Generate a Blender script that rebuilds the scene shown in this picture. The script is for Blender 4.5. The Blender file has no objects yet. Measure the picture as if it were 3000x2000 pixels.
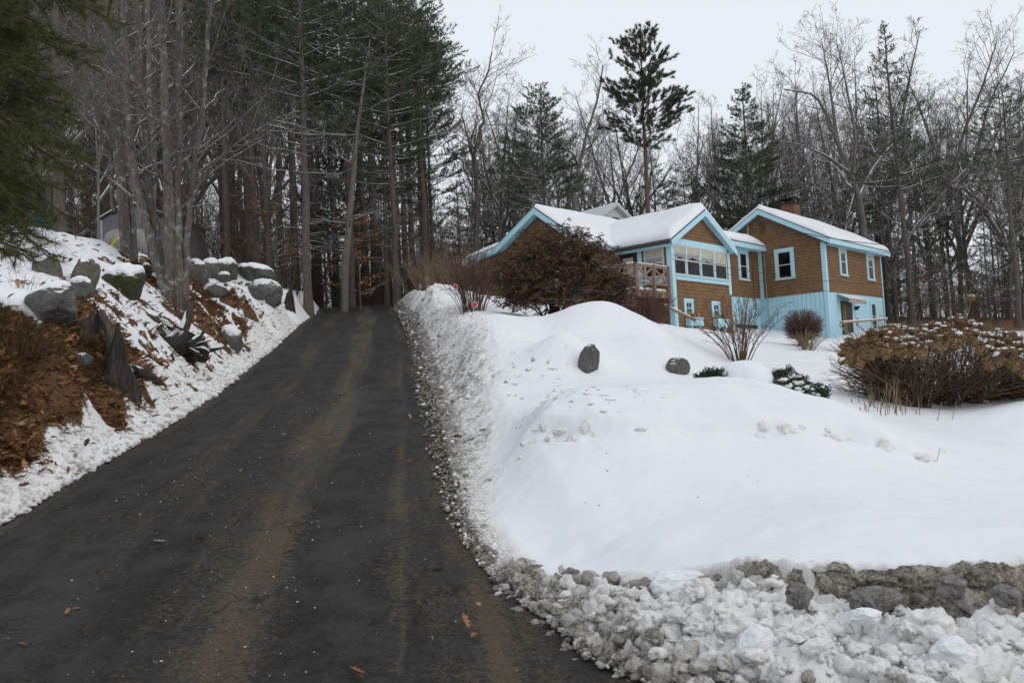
import bpy, math, random
import numpy as np
from mathutils import Vector, Matrix, noise as mnoise

C = bpy.context.scene.collection
SC = bpy.context.scene
rng = np.random.default_rng(7)
random.seed(7)
PI = math.pi

# ------------------------------------------------------------------ camera
F_FULL = 2421.0
PITCH, ROLL = math.radians(3.18), math.radians(-2.936)
EYE = 1.65
cx_ = np.array([1, 0, 0.0]); cf = np.array([0, math.cos(PITCH), math.sin(PITCH)]); cu_ = np.array([0, -math.sin(PITCH), math.cos(PITCH)])
cR = math.cos(ROLL) * cx_ + math.sin(ROLL) * cu_
cU = -math.sin(ROLL) * cx_ + math.cos(ROLL) * cu_
cO = np.array([0, 0, EYE])
cam_data = bpy.data.cameras.new("camera"); cam = bpy.data.objects.new("camera", cam_data); C.objects.link(cam)
cam_data.sensor_width = 36.0; cam_data.sensor_fit = 'HORIZONTAL'; cam_data.lens = 36.0 * F_FULL / 3000.0
cam_data.clip_start = 0.05; cam_data.clip_end = 3000
cam.matrix_world = Matrix(((cR[0], cU[0], -cf[0], cO[0]), (cR[1], cU[1], -cf[1], cO[1]), (cR[2], cU[2], -cf[2], cO[2]), (0, 0, 0, 1)))
SC.camera = cam
PX = 3000 / 2352.0            # measurements below were taken on a 2352 px wide view of the photo
def ray(x, y):
    return cf + cR * (x * PX - 1500) / F_FULL - cU * (y * PX - 1000) / F_FULL
def at(x, y, d):
    v = ray(x, y); return cO + v * (d / v[1])

# ------------------------------------------------------------------ light
world = bpy.data.worlds.new("World"); SC.world = world; world.use_nodes = True
wn, wl = world.node_tree.nodes, world.node_tree.links
bg = wn['Background']
sky = wn.new('ShaderNodeTexSky'); sky.sky_type = 'NISHITA'; sky.sun_disc = False
SUN_EL, SUN_AZ = math.radians(35), math.radians(125)
sky.sun_elevation = SUN_EL; sky.sun_rotation = SUN_AZ; sky.air_density = 1.0; sky.dust_density = 6.0; sky.ozone_density = 1.0
# overcast: the clear-sky model veiled by an even layer of pale cloud
veil = wn.new('ShaderNodeMix'); veil.data_type = 'RGBA'; veil.inputs['Factor'].default_value = 0.93
wl.new(sky.outputs[0], veil.inputs['A']); veil.inputs['B'].default_value = (8.65, 9.1, 9.7, 1)
wl.new(veil.outputs['Result'], bg.inputs['Color']); bg.inputs['Strength'].default_value = 0.1
sun_d = bpy.data.lights.new("sun", 'SUN'); sun_d.energy = 0.5; sun_d.angle = math.radians(30); sun_d.color = (1.0, 0.96, 0.9)
sun = bpy.data.objects.new("sun", sun_d); C.objects.link(sun)
sdir = Vector((math.sin(SUN_AZ) * math.cos(SUN_EL), math.cos(SUN_AZ) * math.cos(SUN_EL), math.sin(SUN_EL)))
sun.rotation_euler = sdir.to_track_quat('Z', 'Y').to_euler(); sun.location = (0, -20, 40)
SC.view_settings.view_transform = 'Standard'; SC.view_settings.look = 'None'; SC.view_settings.exposure = 0.0; SC.view_settings.gamma = 1.0
SC.render.engine = 'CYCLES'
SC.cycles.max_bounces = 5; SC.cycles.diffuse_bounces = 3; SC.cycles.glossy_bounces = 3; SC.cycles.transparent_max_bounces = 8

# ------------------------------------------------------------------ numpy noise
def _hash(ix, iy, iz, seed):
    h = (ix.astype(np.int64) * 374761393 + iy.astype(np.int64) * 668265263 + iz.astype(np.int64) * 2147483647 + seed * 974634599) & 0xffffffff
    h = ((h ^ (h >> 13)) * 1274126177) & 0xffffffff
    h = ((h ^ (h >> 16)) * 2246822519) & 0xffffffff
    return ((h ^ (h >> 15)) & 0xffffff) / float(0xffffff)
def vnoise(x, y, z=None, seed=0):
    x = np.asarray(x, float); y = np.asarray(y, float); z = np.zeros_like(x) if z is None else np.asarray(z, float)
    ix, iy, iz = np.floor(x), np.floor(y), np.floor(z)
    fx, fy, fz = x - ix, y - iy, z - iz
    fx, fy, fz = [t * t * t * (t * (t * 6 - 15) + 10) for t in (fx, fy, fz)]
    r = 0
    for a in (0, 1):
        for b in (0, 1):
            w2 = (fx if a else 1 - fx) * (fy if b else 1 - fy)
            if z.any():
                r = r + w2 * (1 - fz) * _hash(ix + a, iy + b, iz, seed) + w2 * fz * _hash(ix + a, iy + b, iz + 1, seed)
            else:
                r = r + w2 * _hash(ix + a, iy + b, iz, seed)
    return r * 2 - 1
def fbm(x, y, z=None, oct=4, seed=0, gain=0.5):
    r, a, s = 0, 1.0, 0.0
    for k in range(oct):
        f = 2.03 ** k
        r = r + a * vnoise(np.asarray(x) * f + 17.3 * k, np.asarray(y) * f - 9.1 * k, None if z is None else np.asarray(z) * f, seed + k); s += a; a *= gain
    return r / s
def cells(x, y, seed=0):
    """jittered cells: distance to the nearest seed, difference to the second nearest, random value of the cell"""
    x = np.asarray(x, float); y = np.asarray(y, float); ix, iy = np.floor(x), np.floor(y); d1 = np.full(x.shape, 9.0); d2 = np.full(x.shape, 9.0); v = np.zeros(x.shape); z0 = np.zeros(x.shape)
    for a in (-1, 0, 1):
        for b in (-1, 0, 1):
            jx, jy = _hash(ix + a, iy + b, z0, seed), _hash(ix + a, iy + b, z0 + 1, seed); d = np.hypot(ix + a + jx - x, iy + b + jy - y); c = _hash(ix + a, iy + b, z0 + 2, seed)
            near = d < d1; d2 = np.where(near, d1, np.minimum(d2, d)); v = np.where(near, c, v); d1 = np.where(near, d, d1)
    return d1, d2 - d1, v
def chunks(x, y, seed=0):
    """blocky crust: every cell a tilted, rounded lump of its own height"""
    wx = x + .25 * fbm(x * 1.3, y * 1.3, oct=2, seed=seed + 5); wy = y + .25 * fbm(x * 1.3 + 7, y * 1.3, oct=2, seed=seed + 6); d1, e, v = cells(wx, wy, seed)
    return v * .75 + .45 * np.sqrt(np.clip(e / .45, 0, 1)) - .35 * d1 ** 2 - .35, v
def sstep(a, b, x):
    t = np.clip((np.asarray(x, float) - a) / (b - a), 0, 1); return t * t * (3 - 2 * t)

# ------------------------------------------------------------------ mesh helpers
class MB:
    def __init__(self): self.v = []; self.f3 = []; self.f4 = []; self.fn = []; self.m3 = []; self.m4 = []; self.mn = []; self.n = 0
    def add(self, v, f, mat=0):
        v = np.asarray(v, float).reshape(-1, 3); self.v.append(v)
        if isinstance(f, np.ndarray):
            if f.size:
                (self.f3 if f.shape[1] == 3 else self.f4).append(f + self.n); (self.m3 if f.shape[1] == 3 else self.m4).append(np.full(len(f), mat))
        else:
            for q in f:
                q = np.asarray(q) + self.n
                if len(q) == 3: self.f3.append(q[None]); self.m3.append(np.array([mat]))
                elif len(q) == 4: self.f4.append(q[None]); self.m4.append(np.array([mat]))
                else: self.fn.append(q); self.mn.append(mat)
        self.n += len(v); return self
    def verts(self): return np.concatenate(self.v) if self.v else np.zeros((0, 3))
    def mesh(self, name, mats, smooth=False, origin=None):
        V = self.verts()
        if origin is not None: V = V - np.asarray(origin)
        me = bpy.data.meshes.new(name)
        f3 = np.concatenate(self.f3) if self.f3 else np.zeros((0, 3), int); f4 = np.concatenate(self.f4) if self.f4 else np.zeros((0, 4), int)
        loops = np.concatenate([f3.ravel(), f4.ravel()] + [np.asarray(q) for q in self.fn]).astype(np.int32)
        tot = np.concatenate([np.full(len(f3), 3), np.full(len(f4), 4), np.array([len(q) for q in self.fn], int)]).astype(np.int32)
        mi = np.concatenate(self.m3 + self.m4 + [np.array(self.mn, int)]).astype(np.int32)
        st = np.concatenate([[0], np.cumsum(tot)[:-1]]).astype(np.int32) if len(tot) else np.zeros(0, np.int32)
        me.vertices.add(len(V)); me.vertices.foreach_set('co', V.astype(np.float32).ravel())
        me.loops.add(len(loops)); me.loops.foreach_set('vertex_index', loops)
        me.polygons.add(len(tot)); me.polygons.foreach_set('loop_start', st); me.polygons.foreach_set('loop_total', tot)
        for m in (mats if isinstance(mats, (list, tuple)) else [mats]): me.materials.append(m)
        me.polygons.foreach_set('material_index', mi)
        me.polygons.foreach_set('use_smooth', np.full(len(tot), bool(smooth)))
        me.update(calc_edges=True); me.validate()
        return me
    def build(self, name, mats, parent=None, smooth=False, origin=None, local=False):
        """one mesh object; with a parent the vertices are world coordinates unless local"""
        if parent is not None and not local: origin = np.array(parent['_org']) if '_org' in parent else np.zeros(3)
        o = bpy.data.objects.new(name, self.mesh(name, mats, smooth, origin)); C.objects.link(o)
        if parent is not None:
            o.parent = parent
            if not local: o['_org'] = [float(t) for t in origin]
        elif origin is not None:
            o.location = origin; o['_org'] = [float(t) for t in origin]
        return o
def tag(o, label, cat, group=None):
    o['label'] = label; o['category'] = cat
    if group: o['group'] = group
    return o
def thing(name, label, cat, loc, rotz=0.0, group=None):
    o = bpy.data.objects.new(name, None); C.objects.link(o); o.empty_display_size = 0.2
    o.location = [float(t) for t in loc]; o.rotation_euler = (0, 0, rotz); o['_org'] = [float(t) for t in loc]
    return tag(o, label, cat, group)
def struct(o, kind='structure'): o['kind'] = kind; return o
def copy_tree(o, loc=None, rotz=None, scale=None, label=None, group=None):
    c = o.copy(); C.objects.link(c)
    for ch in o.children:
        k = ch.copy(); C.objects.link(k); k.parent = c
        for g in ch.children:
            q = g.copy(); C.objects.link(q); q.parent = k
    if loc is not None: c.location = [float(t) for t in loc]
    if rotz is not None: c.rotation_euler = (c.rotation_euler[0], c.rotation_euler[1], rotz)
    if scale is not None: c.scale = scale if hasattr(scale, '__len__') else (scale,) * 3
    if label: c['label'] = label
    if group: c['group'] = group
    return c

BOXF = np.array([[0, 3, 2, 1], [4, 5, 6, 7], [0, 1, 5, 4], [1, 2, 6, 5], [2, 3, 7, 6], [3, 0, 4, 7]])
def box(mb, lo, hi, mat=0):
    (x0, y0, z0), (x1, y1, z1) = lo, hi
    return mb.add([(x0, y0, z0), (x1, y0, z0), (x1, y1, z0), (x0, y1, z0), (x0, y0, z1), (x1, y0, z1), (x1, y1, z1), (x0, y1, z1)], BOXF, mat)
def bar(mb, p, q, w, h, up=(0, 0, 1), mat=0):
    """square bar from p to q"""
    p, q = np.asarray(p, float), np.asarray(q, float); d = q - p; d = d / np.linalg.norm(d)
    s = np.cross(d, up); s = s / (np.linalg.norm(s) + 1e-9); t = np.cross(s, d)
    s, t = s * w / 2, t * h / 2
    return mb.add([p - s - t, p + s - t, p + s + t, p - s + t, q - s - t, q + s - t, q + s + t, q - s + t], BOXF, mat)
def prism(mb, poly, off, mat=0):
    """polygon (3-D points) extruded by the vector off"""
    p = np.asarray(poly, float); n = len(p); q = p + np.asarray(off)
    f = [list(range(n))[::-1], [n + i for i in range(n)]] + [[i, (i + 1) % n, n + (i + 1) % n, n + i] for i in range(n)]
    return mb.add(np.concatenate([p, q]), f, mat)
def tube(mb, P, R, n=5, mat=0, cap=False):
    P = np.asarray(P, float); m = len(P); R = np.broadcast_to(np.asarray(R, float), (m,))
    T = np.gradient(P, axis=0); T /= np.linalg.norm(T, axis=1)[:, None] + 1e-12
    ref = np.array([1.0, 0.13, 0.07]) if abs(T[0][2]) > 0.7 else np.array([0.05, 0.1, 1.0])
    A = np.cross(T, ref); A /= np.linalg.norm(A, axis=1)[:, None] + 1e-12; B = np.cross(T, A)
    ang = np.arange(n) * 2 * PI / n
    V = P[:, None] + R[:, None, None] * (np.cos(ang)[None, :, None] * A[:, None] + np.sin(ang)[None, :, None] * B[:, None])
    i = np.arange(m - 1)[:, None] * n; j = np.arange(n)[None]; j2 = (j + 1) % n
    f = np.stack([i + j, i + j2, i + n + j2, i + n + j], -1).reshape(-1, 4)
    mb.add(V.reshape(-1, 3), f, mat)
    if cap:
        mb.add(V[0], [list(range(n))], mat); mb.add(V[-1], [list(range(n))[::-1]], mat)
    return mb
_ico = {}
def icosphere(sub):
    if sub not in _ico:
        import bmesh
        bm = bmesh.new(); bmesh.ops.create_icosphere(bm, subdivisions=sub, radius=1.0)
        _ico[sub] = (np.array([v.co[:] for v in bm.verts]), np.array([[v.index for v in f.verts] for f in bm.faces])); bm.free()
    return _ico[sub]
def grid_faces(nr, nc):
    i = np.arange(nr - 1)[:, None] * nc; j = np.arange(nc - 1)[None]
    return np.stack([i + j, i + j + 1, i + nc + j + 1, i + nc + j], -1).reshape(-1, 4)

# ------------------------------------------------------------------ material helpers
class NT:
    def __init__(self, name):
        self.m = bpy.data.materials.new(name); self.m.use_nodes = True; self.t = self.m.node_tree; self.t.nodes.clear()
        self.out = self.t.nodes.new('ShaderNodeOutputMaterial'); self.bsdf = self.t.nodes.new('ShaderNodeBsdfPrincipled')
        self.t.links.new(self.bsdf.outputs[0], self.out.inputs[0])
    def n(self, typ, **kw):
        nd = self.t.nodes.new(typ)
        for k, v in kw.items():
            if k in nd.inputs: self.set(nd.inputs[k], v)
            else: setattr(nd, k, v)
        return nd
    def set(self, inp, v):
        if isinstance(v, bpy.types.NodeSocket): self.t.links.new(v, inp)
        else: inp.default_value = v
    def coords(self, kind='Object', scale=(1, 1, 1)):
        tc = self.n('ShaderNodeTexCoord'); mp = self.n('ShaderNodeMapping'); mp.inputs['Scale'].default_value = scale
        self.t.links.new(tc.outputs[kind], mp.inputs[0]); return mp.outputs[0]
    def noise(self, vec, scale, detail=4, rough=0.55, dist=0.0):
        nd = self.n('ShaderNodeTexNoise'); self.set(nd.inputs['Vector'], vec)
        nd.inputs['Scale'].default_value = scale; nd.inputs['Detail'].default_value = detail; nd.inputs['Roughness'].default_value = rough; nd.inputs['Distortion'].default_value = dist
        return nd.outputs[0]
    def ramp(self, fac, stops):
        nd = self.n('ShaderNodeValToRGB'); self.set(nd.inputs[0], fac); e = nd.color_ramp.elements
        while len(e) < len(stops): e.new(0.5)
        for k, (p, c) in enumerate(stops):
            e[k].position = p; e[k].color = (c, c, c, 1) if not hasattr(c, '__len__') else (*c[:3], 1)
        return nd.outputs[0]
    def mix(self, fac, a, b, blend='MIX'):
        nd = self.n('ShaderNodeMix', data_type='RGBA', blend_type=blend)
        self.set(nd.inputs['Factor'], fac)
        self.set(nd.inputs['A'], a if not isinstance(a, tuple) else (*a[:3], 1)); self.set(nd.inputs['B'], b if not isinstance(b, tuple) else (*b[:3], 1))
        return nd.outputs['Result']
    def math(self, op, a, b=0.0, c=0.0):
        nd = self.n('ShaderNodeMath', operation=op)
        self.set(nd.inputs[0], a); self.set(nd.inputs[1], b); self.set(nd.inputs[2], c); return nd.outputs[0]
    def attr(self, name):
        nd = self.n('ShaderNodeAttribute'); nd.attribute_name = name; return nd.outputs['Fac']
    def bump(self, h, strength=0.5, dist=0.02, normal=None):
        nd = self.n('ShaderNodeBump'); self.set(nd.inputs['Height'], h); nd.inputs['Strength'].default_value = strength; nd.inputs['Distance'].default_value = dist
        if normal is not None: self.set(nd.inputs['Normal'], normal)
        return nd.outputs[0]
    def done(self, color=None, rough=None, normal=None, spec=None, **kw):
        b = self.bsdf
        if color is not None: self.set(b.inputs['Base Color'], color if not isinstance(color, tuple) else (*color[:3], 1))
        if rough is not None: self.set(b.inputs['Roughness'], rough)
        if normal is not None: self.set(b.inputs['Normal'], normal)
        if spec is not None: self.set(b.inputs['Specular IOR Level'], spec)
        for k, v in kw.items(): self.set(b.inputs[k.replace('_', ' ')], v)
        return self.m
def simple(name, col, rough=0.7, var=0.25, scale=6.0, spec=0.3, bump=0.0, bscale=30.0):
    t = NT(name); v = t.coords('Object')
    n = t.noise(v, scale, 4)
    dark = tuple(c * (1 - var) for c in col); light = tuple(min(1, c * (1 + var)) for c in col)
    c = t.ramp(n, [(0.3, dark), (0.7, light)])
    nm = t.bump(t.noise(v, bscale, 3), bump, 0.01) if bump else None
    return t.done(c, rough, nm, spec)
SNOW = (0.86, 0.885, 0.925)
def up_mask(t, lo, hi, nz=None, amt=0.3):
    g = t.n('ShaderNodeNewGeometry'); sp = t.n('ShaderNodeSeparateXYZ'); t.set(sp.inputs[0], g.outputs['True Normal'] if nz is None else g.outputs['Normal'])
    z = sp.outputs['Z']
    if nz is not None: z = t.math('ADD', z, t.math('MULTIPLY', t.math('SUBTRACT', nz, 0.5), amt))
    mr = t.n('ShaderNodeMapRange', interpolation_type='SMOOTHSTEP'); t.set(mr.inputs['Value'], z); mr.inputs['From Min'].default_value = lo; mr.inputs['From Max'].default_value = hi
    return mr.outputs[0]
# ------------------------------------------------------------------ driveway profile
_zd = np.array([-8, 0, 4.2, 5.9, 7.3, 8.7, 11, 16.4, 23, 30, 38, 46, 60, 75, 120.0])
_zz = np.array([0, 0, 0.02, .22, .48, .72, 1.07, 1.82, 2.92, 4.12, 5.45, 6.65, 7.75, 8.4, 9.0])
_zy = np.linspace(-8, 120, 2561); _zs = np.interp(_zy, _zd, _zz)
_k = np.hanning(61); _k /= _k.sum(); _zs = np.convolve(np.pad(_zs, 30, mode='edge'), _k, 'valid')
def zroad(y): return np.interp(y, _zy, _zs)
def edge_solve(pts):
    out = []
    for px, py in pts:
        v = ray(px, py); ds = np.linspace(3, 60, 4000); g = (cO[2] + v[2] / v[1] * ds) - zroad(ds)
        i = np.where(g <= 0)[0]; i = i[0] if len(i) else len(ds) - 1
        out.append((v[0] / v[1] * ds[i], ds[i]))
    return np.array(out)
EL = edge_solve([(0, 1205), (165, 1100), (345, 1000), (500, 900), (625, 800), (680, 750), (725, 720), (743, 704)])
ER = edge_solve([(1440, 1568), (1300, 1440), (1165, 1340), (1068, 1205), (1040, 1100), (1009, 960), (990, 900), (972, 815), (955, 760), (930, 718), (902, 704)])
ELx = np.concatenate([[-14, -8, -5.9], EL[:, 0], [EL[-1, 0] - 0.6, EL[-1, 0] - 2.2]]); ELy = np.concatenate([[2.0, 4.3, 5.8], EL[:, 1], [EL[-1, 1] + 9, EL[-1, 1] + 30]])
ERx = np.concatenate([[14, 9, 4.5, 2.2], ER[:, 0], [ER[-1, 0] - 0.8, ER[-1, 0] - 2.4]]); ERy = np.concatenate([[1.5, 2.2, 3.0, 3.7], ER[:, 1], [ER[-1, 1] + 9, ER[-1, 1] + 30]])
def smooth_edge(ys, xs):
    yy = np.linspace(-8, 90, 1961); xx = np.interp(yy, ys, xs); k = np.hanning(25); k /= k.sum()
    return yy, np.convolve(np.pad(xx, 12, mode='edge'), k, 'valid')
_ely, _elx = smooth_edge(ELy, ELx); _ery, _erx = smooth_edge(ERy, ERx)
def xleft(y): return np.interp(y, _ely, _elx)
def xright(y): return np.interp(y, _ery, _erx)

# ------------------------------------------------------------------ terrain: thin-plate surface through surveyed points (px, py, distance)
SURVEY = [
 # plow pile and bank on the right
 (1700, 1568, 3.95), (2100, 1568, 3.75), (2352, 1568, 3.6), (1500, 1380, 5.2), (1750, 1450, 4.25), (2000, 1430, 4.4), (2250, 1450, 4.15),
 (1500, 1272, 5.75), (1780, 1296, 5.05), (2140, 1268, 4.85), (2352, 1292, 4.6), (1300, 1290, 6.2), (1230, 1230, 6.8),
 (1600, 1150, 6.7), (1300, 1130, 7.2), (1900, 1130, 6.5), (1600, 1010, 8.1), (1850, 1020, 7.9), (1250, 1010, 8.5), (1600, 965, 8.55), (1250, 965, 9.0),
 (1400, 915, 10.0), (1600, 888, 10.8), (1750, 895, 10.6), (1900, 950, 9.6), (2100, 1070, 7.9), (2250, 1140, 7.0), (2352, 1160, 6.8),
 # lawn on the right
 (2050, 985, 11.3), (2200, 970, 12.3), (2150, 938, 14.3), (2352, 925, 13.0), (2270, 950, 12.8), (1960, 915, 14.0), (1900, 840, 19.5), (1850, 805, 23.5), (2000, 880, 17), (2352, 880, 17),
 (1690, 845, 16.0), (1580, 865, 14.0), (1640, 800, 22.0), (1750, 775, 30.0), (1545, 762, 33.0), (1690, 760, 36.5), (1905, 776, 38.0), (2035, 760, 41.0), (1800, 790, 26),
 (2200, 740, 50.0), (2352, 745, 45.0), (2352, 735, 70), (2000, 730, 65),
 # rock mounds
 (1365, 872, 13.2), (1250, 850, 13.4), (1150, 875, 13.0), (1070, 960, 10.8), (1150, 800, 14.8), (1250, 790, 15.0), (1330, 790, 14.6), (1100, 735, 16.6), (1180, 731, 17.2), (1245, 742, 17.6), (1320, 718, 17.3), (1390, 705, 17.0), (1450, 726, 16.8), (1500, 772, 16.2), (1535, 800, 15.4), (1440, 800, 15.2), (1300, 748, 20.5), (1200, 725, 21.0),
 (1090, 718, 20.0), (1050, 705, 24.0), (1120, 704, 27.0), (1010, 669, 32.0), (1065, 688, 30.0), (950, 676, 38.0), (1140, 690, 36.0), (1200, 700, 30), (1350, 712, 30), (1420, 730, 33),
 # left bank
 (0, 1030, 8.4), (200, 1000, 9.4), (0, 780, 10.5), (150, 830, 11.3), (300, 880, 12.5), (390, 900, 13.3), (60, 740, 12.0), (0, 650, 13.5), (0, 570, 17.0), (110, 568, 19.0), (250, 582, 21.0), (300, 620, 21.0),
 (340, 680, 19.0), (395, 688, 21.0), (300, 720, 16.5), (450, 640, 25.0), (440, 700, 21.5), (560, 640, 29.0), (640, 655, 31.0), (600, 700, 25.0), (500, 750, 22.0), (570, 760, 23.5), (680, 690, 34.0), (200, 650, 15.5), (230, 720, 14.0), (120, 660, 14.0),
 (120, 560, 26.0), (500, 605, 40.0), (700, 665, 48.0), (600, 640, 45.0), (770, 690, 55.0),
]
SP = [at(*q) for q in SURVEY]
SP += [np.array(q, float) for q in [(-24, 40, 8.7), (-12, 40, 7.9), (-40, 60, 10), (-20, 70, 9.8), (0, 80, 9.6), (20, 80, 8.6), (40, 80, 5.6), (60, 60, 3.5), (-60, 130, 11), (0, 140, 11), (60, 140, 6.5), (8, 55, 6.6), (18, 55, 5.0), (30, 45, 3.5),
        (-12, 8, 3.6), (-16, 14, 5.4), (-30, 20, 7.2), (-8, 5, 1.2), (-20, 2, 2.5), (14, 4, .5), (12, 8, .7), (20, 15, .9), (30, 25, 1.5), (-2, 0, 0.0), (3, -3, 0), (-6, -4, 0), (10, -4, 0), (-20, -4, 1.0), (2.0, 2.5, 0.05), (6, 2.2, 0.1)]]
for yy in (9, 12, 15, 18, 22, 27, 33, 40, 46):                       # shoulders of the driveway
    SP.append(np.array([xright(yy) + 0.75, yy, zroad(yy) + (0.28 if yy < 11 else 0.5)])); SP.append(np.array([xleft(yy) - 0.55, yy, zroad(yy) + 0.18]))
for yy in (52, 60, 70):
    SP.append(np.array([xright(yy) + 2.0, yy, zroad(yy) + .3])); SP.append(np.array([xleft(yy) - 2.0, yy, zroad(yy) + .4]))
SP = np.array(SP)
def _warp(x, y): return 3.0 * x / (y + 7.0), 3.0 * np.log(np.maximum(y, -5.5) + 7.0)
_wx, _wy = _warp(SP[:, 0], SP[:, 1])
def _kern(r2): return 0.5 * r2 * np.log(r2 + 1e-9)
_n = len(SP); _A = np.zeros((_n + 3, _n + 3))
_A[:_n, :_n] = _kern((_wx[:, None] - _wx) ** 2 + (_wy[:, None] - _wy) ** 2) + np.eye(_n) * 0.0015
_A[:_n, _n:] = np.stack([np.ones(_n), _wx, _wy], 1); _A[_n:, :_n] = _A[:_n, _n:].T
_W = np.linalg.solve(_A, np.concatenate([SP[:, 2], np.zeros(3)]))
def tps(x, y):
    x = np.asarray(x, float); y = np.asarray(y, float); sh = x.shape
    kk = np.where(y > 85, (85 + 7) / (y + 7), 1.0); x = x * kk; y = np.minimum(y, 85); u, v = _warp(x.ravel(), np.asarray(y, float).ravel()); out = np.empty(len(u))
    for s in range(0, len(u), 40000):
        e = slice(s, s + 40000); k = _kern((u[e, None] - _wx) ** 2 + (v[e, None] - _wy) ** 2)
        out[e] = k @ _W[:_n] + _W[_n] + _W[_n + 1] * u[e] + _W[_n + 2] * v[e]
    return out.reshape(sh)
def base_h(x, y):
    x = np.asarray(x, float); y = np.asarray(y, float)
    zr = zroad(y); dr = x - xright(y); dl = xleft(y) - x
    zt = tps(x, y)
    wr = np.where(y < 6, 0.95, 0.85)
    sr = sstep(-0.02, 1.0, np.clip(dr / wr, 0, 1)) * 0.6 + np.clip(dr / wr, 0, 1) * 0.4
    sl = sstep(0, 1, np.clip(dl / 0.75, 0, 1)) * 0.5 + np.clip(dl / 0.75, 0, 1) * 0.5
    z = zr - 0.06
    z = np.where(dr > 0, zr + 0.02 + (np.where(dr < 1.5, np.maximum(zt, zr + 0.03), np.where(dr < 3.0, np.maximum(zt, (zr + 0.03) - 3.0 * (dr - 1.5)), zt)) - zr) * sr, z)
    z = np.where(dl > 0, zr + 0.015 + (np.where(dl < 2.0, np.maximum(zt, zr + 0.02), zt) - zr) * sl, z)
    return z, dr, dl
LOBES = []
for px_, py_, d_, rx_, ry_, am_ in ((1300, 806, 13.95, .6, .55, .42), (1500, 800, 14.9, .5, .4, .2), (1120, 765, 15.2, .7, .9, .30), (1090, 830, 13.2, .35, .8, -.16), (1390, 730, 16.2, .9, .8, .22), (1245, 770, 16.0, .5, .8, -.2), (1420, 850, 14.0, .5, .5, -.14), (1500, 770, 15.8, .45, .5, .24), (1440, 790, 14.9, .5, .4, .12), (1530, 830, 14.6, .35, .35, .12), (1010, 672, 31, 1.0, 1.4, .3), (930, 684, 40, 1.0, 1.6, .3), (1065, 690, 28, .8, 1.2, .3), (1085, 738, 18.5, .6, 1.2, .16), (1230, 985, 8.5, .3, .25, .10), (1700, 905, 10.3, 1.2, .6, .06), (2330, 935, 12.2, .9, .7, .14)):
    q_ = at(px_, py_, d_); LOBES.append((q_[0], q_[1], rx_, ry_, am_))
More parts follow.
